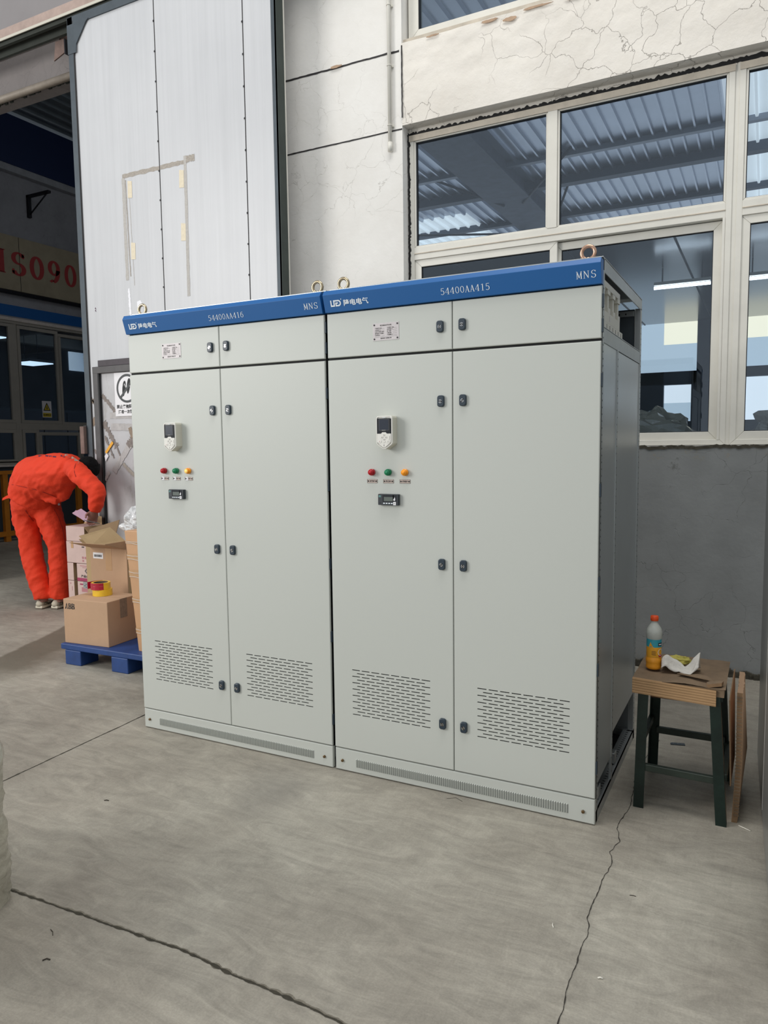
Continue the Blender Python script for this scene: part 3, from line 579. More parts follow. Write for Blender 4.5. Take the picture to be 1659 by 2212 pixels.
# ---- floor joints and cracks (hairline strips lying in the slab)
def strip(name, pts, wd, m, n=80, amp=0.01, z=0.0012, rag=0.6, parent=None):
    b = MB(); L = []
    tot = [0]
    for a, c_ in zip(pts, pts[1:]): tot.append(tot[-1] + (Vector(c_) - Vector(a)).length)
    for i in range(n + 1):
        s_ = tot[-1] * i / n; j = max(q for q in range(len(pts) - 1) if tot[q] <= s_ + 1e-9); q = (s_ - tot[j]) / (tot[j + 1] - tot[j])
        p = Vector(pts[j]).lerp(Vector(pts[j + 1]), q); d = (Vector(pts[j + 1]) - Vector(pts[j])).normalized(); nn = Vector((-d.y, d.x))
        a = amp * (noise.noise(Vector((s_ * 7, wd * 50, 1))) + .5 * noise.noise(Vector((s_ * 31, 2, 1)))); wv = wd * (1 - rag / 2 + rag * abs(noise.noise(Vector((s_ * 23, 9, 3)))) * 2 + rag * .3 * random.random())
        L.append((p + nn * (a + wv / 2), p + nn * (a - wv / 2)))
    for i in range(n):
        (a, c_), (d_, e) = L[i], L[i + 1]; b.quad((a.x, a.y, z), (d_.x, d_.y, z), (e.x, e.y, z), (c_.x, c_.y, z), m)
    return struct(b.build(name, parent))
strip('trim_24', [(-2.0, -1.335), (-0.51, -1.30), (-0.2, -1.29), (0.236, -1.275), (0.811, -1.305), (1.6, -1.33)], 0.012, 'joint_fill', 900, 0.006, 0.0008, .9)
strip('trim_25', [(-2.0, -1.338), (-0.51, -1.303), (-0.2, -1.293), (0.236, -1.278), (0.811, -1.308), (1.6, -1.333)], 0.007, 'joint_dark', 900, 0.006, 0.0014, 1.1)
strip('trim_26', [(-1.295, -2.5), (-1.305, -0.742), (-1.335, 0.129), (-1.36, 2.2)], 0.006, 'joint_dark', 260, 0.003, 0.0012, .8)
cr_ = [(1.32, 1.0), (1.27, .6), (1.292, .3), (1.291, 0.168), (1.283, 0.022), (1.303, -0.074), (1.286, -0.16), (1.305, -0.236), (1.297, -0.453), (1.293, -0.59), (1.31, -0.657), (1.307, -0.785), (1.309, -0.869), (1.314, -0.983), (1.316, -1.057), (1.33, -1.3)]
strip('trim_27', cr_, 0.0028, 'crack_dark', 420, 0.010, 0.0012, .9)
strip('trim_28', [(-5.2, 2.75), (-4.2, 2.8), (-3.2, 2.9)], 0.02, 'joint_fill', 160, 0.02, 0.0012, 1.2)

# ---- sliding door panel in front of the wall
r = empty('sliding_door', (0, 0, 0)); DY = 1.95; DX0, DX1, DZ0, DZ1 = -3.70, -1.62, 0.05, 5.18
bx('door_panel', DX0, DX1, DY, DY + .07, DZ0, 5.18, 'panel_sheet', r)
b = MB(); b.box(DX1, -1.575, DY - .008, DY + .005, .02, 5.235, 'steel_dark'); b.box(-1.59, -1.572, DY - .008, DY + .09, .02, 5.235, 'steel_side'); b.box(-1.572, -1.566, DY + .082, DY + .09, .02, 5.235, 'pvc_white'); b.build('edge_stile', r)
b = MB(); b.box(-3.765, DX0, DY - .012, DY + .075, .02, 5.235, 'steel_dark', None); b.box(DX0 - .002, DX0 + .006, DY - .014, DY, .02, 5.2, 'seam_dark'); b.build('edge_stile', r, 0.003, 1)
b = MB(); b.box(-3.765, -1.575, DY - .012, DY + .075, 5.165, 5.235, 'steel_dark'); b.prism([(-3.765, 5.17), (-3.50, 5.17), (-3.53, 5.155), (-3.66, 5.0), (-3.665, 4.93), (-3.765, 4.93)], XZ(DY - .010), .006, 'steel_dark'); b.build('top_rail', r)
for x in (-2.775, -1.885):
    b = MB().box(x - .004, x + .004, DY - .0015, DY, .06, 5.16, 'seam_dark'); 
    for q in range(22): b.lathe([(.0, .004), (.006, .003), (.007, 0)], (0, 0, 0), 'ink_black', 8); 
    b.v = b.v[:8]; b.f = b.f[:6]; b.m = b.m[:6]; b.sm = b.sm[:6]
    for q in range(20):
        z = 0.5 + q * .235; b.prism([(x + .008 * math.cos(t * PI / 4) - .004, z + .008 * math.sin(t * PI / 4)) for t in range(8)], XZ(DY), .004, 'ink_black')
    b.build('panel_seam', r)
def patch(name, pts, m, y=DY - .001, th=.001, parent=None): 
    b = MB().prism(pts, XZ(y), th, m); return b.build(name, parent or r)
def bar(name, p, q, wd, m, y=DY - .001, parent=None, jag=0.0, n=24):
    p, q = Vector(p), Vector(q); d = (q - p).normalized(); nn = Vector((-d.y, d.x)) * wd / 2
    A = [p.lerp(q, i / n) + nn * (1 + jag * (random.random() - .5)) for i in range(n + 1)]; B = [p.lerp(q, i / n) - nn * (1 + jag * (random.random() - .5)) for i in range(n + 1)]
    b = MB()
    for i in range(n): b.add([(A[i].x, y, A[i].y), (A[i + 1].x, y, A[i + 1].y), (B[i + 1].x, y, B[i + 1].y), (B[i].x, y, B[i].y)], [(0, 1, 2, 3)], m)
    return b.build(name, parent or r)
bar('tape_strip', (-3.20, 3.815), (-2.49, 3.815), .035, 'tape_dirty', jag=.5); bar('tape_strip', (-3.19, 3.80), (-3.19, 2.95), .035, 'tape_grey', jag=.3); bar('tape_strip', (-3.165, 3.78), (-3.15, 2.98), .010, 'tape_dirty', DY - .002, jag=.6)
bar('tape_strip', (-2.50, 3.86), (-2.51, 2.75), .030, 'tape_grey', DY - .0015, jag=.3); bar('tape_strip', (-2.49, 3.83), (-2.40, 3.83), .05, 'tape_dirty', DY - .0018, jag=.5); bar('tape_strip', (-3.13, 3.76), (-3.11, 2.9), .006, 'tape_grey', jag=.6)
for (x, z) in ((-3.12, 3.70), (-2.545, 3.69), (-3.11, 3.19), (-2.545, 3.27)): patch('tape_patch', [(x - .025, z - .07), (x + .025, z - .075), (x + .028, z + .06), (x - .02, z + .07)], 'tape_beige')
bar('paint_flake', (-3.18, 2.88), (-3.17, 2.62), .022, 'flake_white', jag=.7); bar('paint_flake', (-3.165, 2.66), (-3.165, 2.56), .010, 'seam_dark', DY - .002, jag=.4); patch('paint_flake', [(-3.09, 2.76), (-3.05, 2.77), (-3.03, 2.74), (-3.06, 2.70), (-3.09, 2.71)], 'flake_white')
for z in (2.60, 2.62): patch('purple_mark', [(-3.60, z + .13), (-3.592, z + .14), (-3.585, z + .12)], 'navy_print')
# wicket door inside the panel
f = XZ(DY - .004)
bx('wicket_sheet', -3.62, -2.6, DY - .006, DY + .01, 0.05, 2.22, 'wicket_sheet', r)
b = MB(); b.box(-3.64, -3.575, DY - .03, DY, 0.05, 2.19, 'wicket_steel'); b.box(-3.64, -2.55, DY - .031, DY, 2.175, 2.235, 'wicket_steel'); b.box(-3.58, -3.56, DY - .032, DY, 0.05, 2.175, 'ink_black'); b.build('wicket_frame', r, 0.003, 1)
bx('wicket_header', -3.575, -2.55, DY - .022, DY, 2.237, 2.29, 'wicket_steel_dark', r, .002)
yy = DY - .008
for (p, q, wd, m, j) in [((-3.555, 1.985), (-3.40, 1.835), .035, 'smear_dark', .8), ((-3.47, 1.80), (-2.9, 1.79), .055, 'smear', .2), ((-3.55, 1.745), (-3.40, 1.52), .05, 'smear_dark', 1.2), ((-3.46, 1.70), (-2.9, 1.68), .06, 'smear', .2), ((-3.445, 1.30), (-3.22, 1.56), .06, 'smear', .3), ((-3.26, 1.52), (-3.10, 1.70), .07, 'smear_dark', .9), ((-3.33, 1.37), (-3.12, 1.20), .03, 'tape_dirty', .5), ((-3.40, 1.33), (-3.36, 1.44), .02, 'smear', .5), ((-3.36, 1.44), (-3.41, 1.54), .014, 'smear_dark', .6), ((-3.23, 1.69), (-3.20, 1.60), .04, 'tape_brown', .3), ((-3.54, 1.62), (-3.44, 1.42), .018, 'smear_dark', 1.6), ((-3.56, 1.22), (-3.50, 1.30), .03, 'smear', .8)]:
    yy -= .0004; bar('tape_strip', p, q, wd, m, yy, jag=j)
for (p, q, wd, m, j) in [((-3.70, 1.97), (-3.655, 1.90), .018, 'smear_dark', .8), ((-3.69, 1.92), (-3.66, 1.95), .03, 'tape_brown', .5), ((-3.70, 1.72), (-3.655, 1.78), .05, 'tape_brown', .5), ((-3.69, 1.5), (-3.66, 1.45), .02, 'smear_dark', 1.2)]: bar('tape_strip', p, q, wd, m, DY - .002, jag=j)
patch('yellow_label', [(-3.542, 1.475), (-3.522, 1.46), (-3.43, 1.555), (-3.45, 1.572)], 'yellow_label', DY - .016); patch('paper_scrap', [(-3.55, 1.44), (-3.52, 1.465), (-3.50, 1.44), (-3.54, 1.39)], 'paper_white', DY - .0155)
b = MB(); b.box(-3.815, -3.765, DY - .05, DY - .01, 1.46, 1.71, 'steel_rust'); b.box(-3.80, -3.76, DY - .02, DY + .02, 1.46, 1.72, 'seam_dark'); b.build('pull_handle', r, .003, 1)
b = MB(); b.box(-3.675, -3.60, DY - .055, DY - .03, 1.315, 1.37, 'ink_black'); b.tube([(-3.675, DY - .045, 1.345), (-3.70, DY - .05, 1.365)], .004, 'chrome', 8); b.build('bolt_latch', r, .004, 2)
tag(r, 'tall white sandwich panel sliding gate with wicket door and old tape marks', 'gate')
r = empty('track_rail', (0, 0, 0)); b = MB(); b.box(-9.0, -0.9, DY + .0, DY + .16, 5.285, 5.37, 'track_pink'); b.box(-9.0, -.9, DY - .006, DY + .002, 5.27, 5.292, 'track_edge'); b.build('beam', r)
b = MB(); b.box(-9.0, -.9, DY + .02, DY + .05, 5.24, 5.285, 'track_dark'); b.box(-9, -.9, DY + .1, DY + .13, 5.20, 5.29, 'track_dark'); b.build('channel', r)
for x in (-5.6, -4.02, -2.4):
    b = MB(); b.prism([(x - .12, 5.04), (x + .02, 5.08), (x + .02, 5.20), (x - .09, 5.20)], XZ(DY + .16), .012, 'steel_rust'); b.box(x + .02, x + .03, DY + .15, 2.27, 5.07, 5.20, 'iron_black'); b.box(x - .05, x - .03, DY + .16, 2.27, 5.2, 5.34, 'steel_rust')
    b.prism([(x - .10, 5.37), (x - .07, 5.43), (x - .04, 5.37)], XZ(DY + .1), .02, 'iron_black'); b.build('bracket', r)
tag(r, 'long steel track rail above the white sliding gate', 'rail')
# no-slippers poster
r = empty('prohibition_poster', (-3.39, DY - .012, 1.79)); bx('sheet', 0, .30, -.0015, 0, 0, .38, 'paper_white', r)
f = lambda u, v, w_: (u, -.0016 - w_, v); b = MB(); cx_, cz_, R0, R1 = .15, .24, .125, .105
for i in range(48):
    a, c_ = 2 * PI * i / 48, 2 * PI * (i + 1) / 48; b.add([f(cx_ + q * math.cos(t), cz_ + q * math.sin(t), .0012) for q, t in ((R1, a), (R0, a), (R0, c_), (R1, c_))], [(0, 1, 2, 3)], 'sign_grey')
def blob(cx, cz, rx, rz, m, w_, tilt=0, n=20):
    pts = []
    for i in range(n):
        a = 2 * PI * i / n; u, v = rx * math.cos(a) * (1 + .18 * math.sin(a)), rz * math.sin(a); pts.append(f(cx + u * math.cos(tilt) - v * math.sin(tilt), cz + u * math.sin(tilt) + v * math.cos(tilt), w_))
    b.add(pts, [tuple(range(n))], m)
for s_ in (0, 1):
    ox = .115 + s_ * .055; blob(ox, .24 + .02 * s_, .019, .068, 'ink_black', .0014, -.18); 
    for q in (-1, 1): b.add([f(ox + .006, .277, .0016), f(ox + .010, .283, .0016), f(ox + q * .02 + .002, .255, .0016), f(ox + q * .02 - .002, .251, .0016)], [(0, 1, 2, 3)], 'paper_white')
b.add([f(cx_ - .082, cz_ - .066, .0018), f(cx_ - .068, cz_ - .082, .0018), f(cx_ + .082, cz_ + .068, .0018), f(cx_ + .068, cz_ + .082, .0018)], [(0, 1, 2, 3)], 'sign_grey')
b.build('slipper_symbol', r); b = MB(); cjk(b, '禁止穿拖鞋凉', f, 'ink_black', .018, .070, .036, 1.02, .0014, .0008); cjk(b, '违者一次罚', f, 'ink_black', .036, .026, .034, 1.02, .0014, .0008); b.build('lettering', r)
tag(r, 'white prohibition poster with crossed out slippers on the wicket door', 'poster')
# ================================================================== SWITCHGEAR CABINETS
def door_mesh(x0, x1, z0, z1, m='cabinet_paint', slots=None, cols=8):
    """sheet-metal door, rounded folded edges, optional punched slots; front at y = 0, 20 mm deep"""
    b = MB(); r_ = 0.0035; T_ = 0.02
    prof = [(r_, 0.0), (r_ * .3, r_ * .3), (0.0, r_), (0.0, T_)]     # (inset, y)
    rings = [[(x0 + i, y, z0 + i), (x1 - i, y, z0 + i), (x1 - i, y, z1 - i), (x0 + i, y, z1 - i)] for i, y in prof]
    for a, c_ in zip(rings, rings[1:]):
        for q in range(4): b.add([a[q], a[(q + 1) % 4], c_[(q + 1) % 4], c_[q]], [(0, 1, 2, 3)], m)
    b.add(rings[-1], [(3, 2, 1, 0)], m)
    X0, X1, Z0, Z1 = x0 + r_, x1 - r_, z0 + r_, z1 - r_
    if not slots: b.add(rings[0], [(0, 1, 2, 3)], m); return b
    sx0, sx1, sz0, sz1 = slots; rows = 15; hh = 0.0042; pitch = (sz1 - sz0 - hh) / (rows - 1); cp_ = (sx1 - sx0 + .0095) / cols; L = cp_ - .0095
    Q = lambda a, c_, d_, e: b.add([(a, 0, d_), (c_, 0, d_), (c_, 0, e), (a, 0, e)], [(0, 1, 2, 3)], m)
    Q(X0, sx0, Z0, Z1); Q(sx1, X1, Z0, Z1); Q(sx0, sx1, Z0, sz0); Q(sx0, sx1, sz1, Z1)
    for i in range(rows):
        za = sz0 + i * pitch; zb = za + hh
        if i < rows - 1: Q(sx0, sx1, zb, za + pitch)
        n = cols if i % 2 == 0 else cols - 1; off = 0 if i % 2 == 0 else cp_ / 2; cur = sx0
        for j in range(n):
            s0 = sx0 + off + j * cp_; s1 = s0 + L
            if s0 > cur + 1e-6: Q(cur, s0, za, zb)
            cur = s1
            for (p, q) in (((s0, za), (s1, za)), ((s1, za), (s1, zb)), ((s1, zb), (s0, zb)), ((s0, zb), (s0, za))): b.add([(p[0], 0, p[1]), (q[0], 0, q[1]), (q[0], .003, q[1]), (p[0], .003, p[1])], [(0, 1, 2, 3)], m)
        if cur < sx1 - 1e-6: Q(cur, sx1, za, zb)
    return b
def rounded(cx, cz, w_, h_, r_, n=5):
    P = []
    for (sx, sz, a) in ((1, 1, 0), (-1, 1, 90), (-1, -1, 180), (1, -1, 270)):
        for i in range(n + 1):
            t = math.radians(a + 90 * i / n); P.append((cx + sx * (w_ / 2 - r_) + r_ * math.cos(t), cz + sz * (h_ / 2 - r_) + r_ * math.sin(t)))
    return P
def latch(cx, cz, parent, rot):
    b = MB(); w_, h_, d_ = .030, .047, .012
    layers = [(1.0, 0), (1.0, d_ * .7), (.93, d_ * .92), (.80, d_)]
    R = [[(x, -y, z) for x, z in rounded(cx, cz, w_ * s_, h_ - w_ * (1 - s_), .010 * s_)] for s_, y in layers]; n = len(R[0])
    for a, c_ in zip(R, R[1:]): b.add(a + c_, [(i, (i + 1) % n, n + (i + 1) % n, n + i) for i in range(n)], 'latch_slate', False)
    b.add(R[-1], [tuple(range(n))], 'latch_slate')
    kz = cz - .001
    b.prism([(cx + .0082 * math.cos(t * PI / 8), kz + .0082 * math.sin(t * PI / 8)) for t in range(16)], XZ(-d_), .0006, 'rivet_black')
    for q in (0, 1):
        A = [(cx + rr * math.cos(t), kz + rr * math.sin(t)) for rr, ts in ((.0075, range(0, 8)), (.0052, range(7, -1, -1))) for t in [rot + q * PI + i * 2.3 / 7 for i in ts]]
        b.prism(A, XZ(-d_ - .0006), .0008, 'chrome')
    b.prism([(cx + .0022 * math.cos(t * PI / 4), kz + .0022 * math.sin(t * PI / 4)) for t in range(8)], XZ(-d_ - .0006), .0012, 'chrome')
    return b.build('latch', parent)
def keypad(cx, cz, parent):
    b = MB(); W_, H_, D_ = .078, .142, .046; hw = W_ / 2; t_ = cz + H_ / 2; bo = cz - H_ / 2
    out = [(cx - hw, bo + .026), (cx - hw + .004, bo + .020), (cx - .006, bo + .001), (cx + .006, bo + .001), (cx + hw - .004, bo + .020), (cx + hw, bo + .026), (cx + hw, t_ - .008), (cx + hw - .003, t_ - .002), (cx + hw - .008, t_), (cx - hw + .008, t_), (cx - hw + .003, t_ - .002), (cx - hw, t_ - .008)]
    sc = lambda k_, P: [(cx + (x - cx) * k_, cz + (z - cz) * (1 - (1 - k_) * W_ / H_)) for x, z in P]
    L = [(1.0, 0, 'keypad_side'), (1.0, D_ - .004, 'keypad_side'), (.96, D_, 'keypad_white'), (.88, D_, 'keypad_white'), (.87, D_ - .003, 'key_edge')]
    R = [[(x, -y, z) for x, z in sc(s_, out)] for s_, y, _ in L]; n = len(out)
    for i in range(len(R) - 1): b.add(R[i] + R[i + 1], [(q, (q + 1) % n, n + (q + 1) % n, n + q) for q in range(n)], L[i + 1][2])
    b.add(R[-1], [tuple(range(n))], 'keypad_white')
    # removable panel: white lower part with the arrow-shaped bottom, black upper part
    y0 = D_ - .003; zz = cz - .004; q = hw * .84
    lower = [(cx - q, zz), (cx - q, bo + .031), (cx - .006, bo + .010), (cx + .006, bo + .010), (cx + q, bo + .031), (cx + q, zz), (cx + .014, zz), (cx + .008, zz + .006), (cx - .008, zz + .006), (cx - .014, zz)]
    b.prism(lower, XZ(-y0), .005, 'keypad_white')
    up = [(cx - q, zz), (cx - .014, zz), (cx - .008, zz + .006), (cx + .008, zz + .006), (cx + .014, zz), (cx + q, zz), (cx + q, t_ - .012), (cx + q - .006, t_ - .010), (cx - q + .006, t_ - .010), (cx - q, t_ - .012)]
    b.prism(up, XZ(-y0), .0045, 'gloss_black')
    b.prism(rounded(cx, zz + .038, .050, .050, .004), XZ(-y0 - .0045), .0006, 'sign_grey'); b.prism(rounded(cx, zz + .038, .044, .044, .003), XZ(-y0 - .005), .0006, 'screen_dark')
    b.box(cx - .006, cx + .008, -y0 - .0056, -y0 - .0045, zz + .0665, zz + .0685, 'letter_white'); b.box(cx - .010, cx + .008, -y0 - .0056, -y0 - .0045, zz + .0135, zz + .0150, 'key_edge')
    for (dx, dz, w_, h_, mk) in ((0, -.006, .008, .007, 'ink_dark'), (-.0095, -.0155, .009, .007, 'ink_dark'), (.0095, -.0155, .009, .007, 'ink_dark'), (0, -.025, .008, .007, 'ink_dark'), (.024, -.017, .006, .016, None), (-.020, -.033, .016, .009, 'key_red'), (.020, -.033, .016, .009, 'ink_dark'), (0, -.034, .012, .006, None)):
        b.prism(rounded(cx + dx, zz + dz, w_, h_, .002, 3), XZ(-y0 - .005), .0016, 'keypad_white', 'key_edge')
        if mk: b.prism([(cx + dx + .0016 * math.cos(t * PI / 4), zz + dz + .0016 * math.sin(t * PI / 4) + .0005) for t in range(8)], XZ(-y0 - .0066), .0003, mk)
    b.box(cx - .0008, cx + .0008, -y0 - .0056, -y0 - .005, bo + .014, bo + .021, 'ink_dark')
    return b.build('control_keypad', parent)
def lamp(cx, cz, m, parent, lit=None):
    b = MB(); b.tube([(cx, 0, cz), (cx, -.012, cz)], .0145, m, 24); b.tube([(cx, -.010, cz), (cx, -.021, cz), (cx, -.0225, cz)], [.0122, .0122, .0112], m, 24); b.tube([(cx, -.0225, cz), (cx, -.0232, cz)], .0098, lit or m, 24)
    return b.build('indicator_lamp', parent)
def label_plate(cx, cz, w_, h_, parent, txt, peel):
    b = MB(); b.box(cx - w_ / 2, cx + w_ / 2, -.0012, 0, cz - h_ / 2, cz + h_ / 2, 'tag_metal'); fr = .0008
    for q in ((cx - w_ / 2, cx + w_ / 2, cz - h_ / 2, cz - h_ / 2 + fr), (cx - w_ / 2, cx + w_ / 2, cz + h_ / 2 - fr, cz + h_ / 2), (cx - w_ / 2, cx - w_ / 2 + fr, cz - h_ / 2, cz + h_ / 2), (cx + w_ / 2 - fr, cx + w_ / 2, cz - h_ / 2, cz + h_ / 2)): b.box(q[0], q[1], -.0018, -.0012, q[2], q[3], 'ink_dark')
    for s_ in (-1, 1): b.prism([(cx + s_ * (w_ / 2 - .006) + .0034 * math.cos(t * PI / 5), cz + .0034 * math.sin(t * PI / 5)) for t in range(10)], XZ(-.0012), .0014, 'rivet_black')
    if peel: b.box(cx - w_ / 2 + .003, cx - w_ / 2 + .021, -.0020, -.0012, cz - h_ / 2 - .0005, cz + h_ / 2 + .0005, 'sticker_white'); b.prism([(cx - w_ / 2 + .008 + .0026 * math.cos(t * PI / 5), cz + .0026 * math.sin(t * PI / 5)) for t in range(10)], XZ(-.002), .0008, 'rivet_black')
    cjk(b, txt, lambda u, v, w2: (u, -.0013 - w2, v), 'ink_dark', cx - .0125 + (.009 if peel else 0), cz - .0028, .0082, .8 if not peel else .5, .0004, .0002)
    return b.build('label_plate', parent)
def meter(cx, cz, parent):
    b = MB(); W_, H_, D_ = .099, .048, .018; y = -D_; Z = lambda v: cz + v; X = lambda u: cx + u
    b.prism(rounded(cx, cz, W_, H_, .003, 3), XZ(0), D_ * .8, 'meter_body'); b.prism(rounded(cx, cz, W_ * .97, H_ * .95, .002, 3), XZ(-D_ * .8), D_ * .2, 'meter_body')
    b.box(X(-.026), X(.028), y - .0006, y, Z(-.010), Z(.021), 'gloss_black'); b.box(X(-.019), X(.024), y - .0012, y - .0005, Z(-.006), Z(.012), 'lcd'); b.box(X(.024), X(.042), y - .0006, y, Z(-.020), Z(.021), 'gloss_black')
    b.box(X(-.045), X(-.034), y - .0006, y, Z(.014), Z(.0175), 'siem_teal'); b.box(X(-.045), X(-.034), y - .0006, y, Z(.0105), Z(.012), 'siem_teal'); b.box(X(-.042), X(-.036), y - .0006, y, Z(-.016), Z(-.013), 'gloss_black')
    for q in range(4): b.prism(rounded(X(-.0185 + q * .0125), Z(-.0155), .008, .0045, .001, 3), XZ(y), .0015, 'letter_white')
    b.box(X(.026), X(.039), y - .0018, y - .0006, Z(-.0225), Z(-.0085), 'sticker_white'); b.box(X(.030), X(.035), y - .0022, y - .0017, Z(-.018), Z(-.012), 'key_edge')
    b.prism([(X(.026), Z(.0)), (X(.030), Z(.006)), (X(.033), Z(.012)), (X(.0355), Z(.003)), (X(.034), Z(-.004)), (X(.028), Z(-.003))], XZ(y - .0006), .0006, 'sticker_white')
    return b.build('controller_display', parent)
def nameplate(cx, cz, parent, bright):
    b = MB(); W_, H_ = .124, .073; b.box(cx - W_ / 2, cx + W_ / 2, -.0015, 0, cz - H_ / 2, cz + H_ / 2, 'plate_alu'); F_ = lambda u, v, w2: (u, -.0016 - w2, v)
    for sx in (-1, 1):
        for sz in (-1, 1): b.prism([(cx + sx * (W_ / 2 - .007) + .0036 * math.cos(t * PI / 5), cz + sz * (H_ / 2 - .007) + .0036 * math.sin(t * PI / 5)) for t in range(10)], XZ(-.0015), .0014, 'rivet_black')
    cjk(b, '低压抽出式开关柜', F_, 'ink_dark', cx - .028, cz + .024, .0066, 1.05, .0004, .0001)
    L = [('产品型号 MNS', '额定频率 50Hz'), ('额定电压 AC', '防护等级 IP'), ('额定绝缘电压 660V', '出厂编号'), ('辅助回路额定电压', '制造日期'), ('额定电流 A', '产品重量 kg')]
    for i, (a, c_) in enumerate(L):
        z = cz + .0135 - i * .0074; cjk(b, a, F_, 'ink_dark', cx - .052, z, .0052, 1.0, .0004, .0001); cjk(b, c_, F_, 'ink_dark', cx + .006, z, .0052, 1.0, .0004, .0001)
        b.box(cx - .022, cx - .006, -.0019, -.0015, z - .0006, z - .0002, 'ink_dark'); b.box(cx + .032, cx + .053, -.0019, -.0015, z - .0006, z - .0002, 'ink_dark')
    b.box(cx - .055, cx + .055, -.0019, -.0015, cz - .0215, cz - .0211, 'ink_dark'); cjk(b, '隆电电气有限公司', F_, 'ink_dark', cx - .025, cz - .0300, .0062, 1.05, .0004, .0001)
    return b.build('nameplate', parent)
def logo(mb, f, x, z, h, m):
    s_ = h
    def P(pts): mb.add([f(x + u * s_, z + v * s_, .0008) for u, v in pts], [tuple(range(len(pts)))], m)
    P([(0, 1), (.22, 1), (.22, 0), (0, 0)]); P([(.22, .22), (.55, .22), (.55, 0), (.22, 0)]); P([(.55, 1), (.78, 1), (.78, 0), (.55, 0)])
    P([(.78, 1), (1.45, 1), (1.45, .78), (.78, .78)])
    A = [(1.45 + .5 * math.cos(math.radians(90 - 180 * i / 12)), .5 + .5 * math.sin(math.radians(90 - 180 * i / 12))) for i in range(13)]; B_ = [(1.45 + .28 * math.cos(math.radians(90 - 180 * i / 12)), .5 + .28 * math.sin(math.radians(90 - 180 * i / 12))) for i in range(13)]
    for i in range(12): P([A[i], A[i + 1], B_[i + 1], B_[i]])
    P([(.9, 0), (1.45, 0), (1.45, .22), (.9, .22)]); P([(.9, .22), (1.12, .22), (1.12, .62), (.9, .62)]); P([(1.12, .42), (1.40, .42), (1.40, .62), (1.12, .62)])
    P([(2.02 + .09 * math.cos(i), 1.06 + .09 * math.sin(i)) for i in [t * PI / 4 for t in range(8)]])

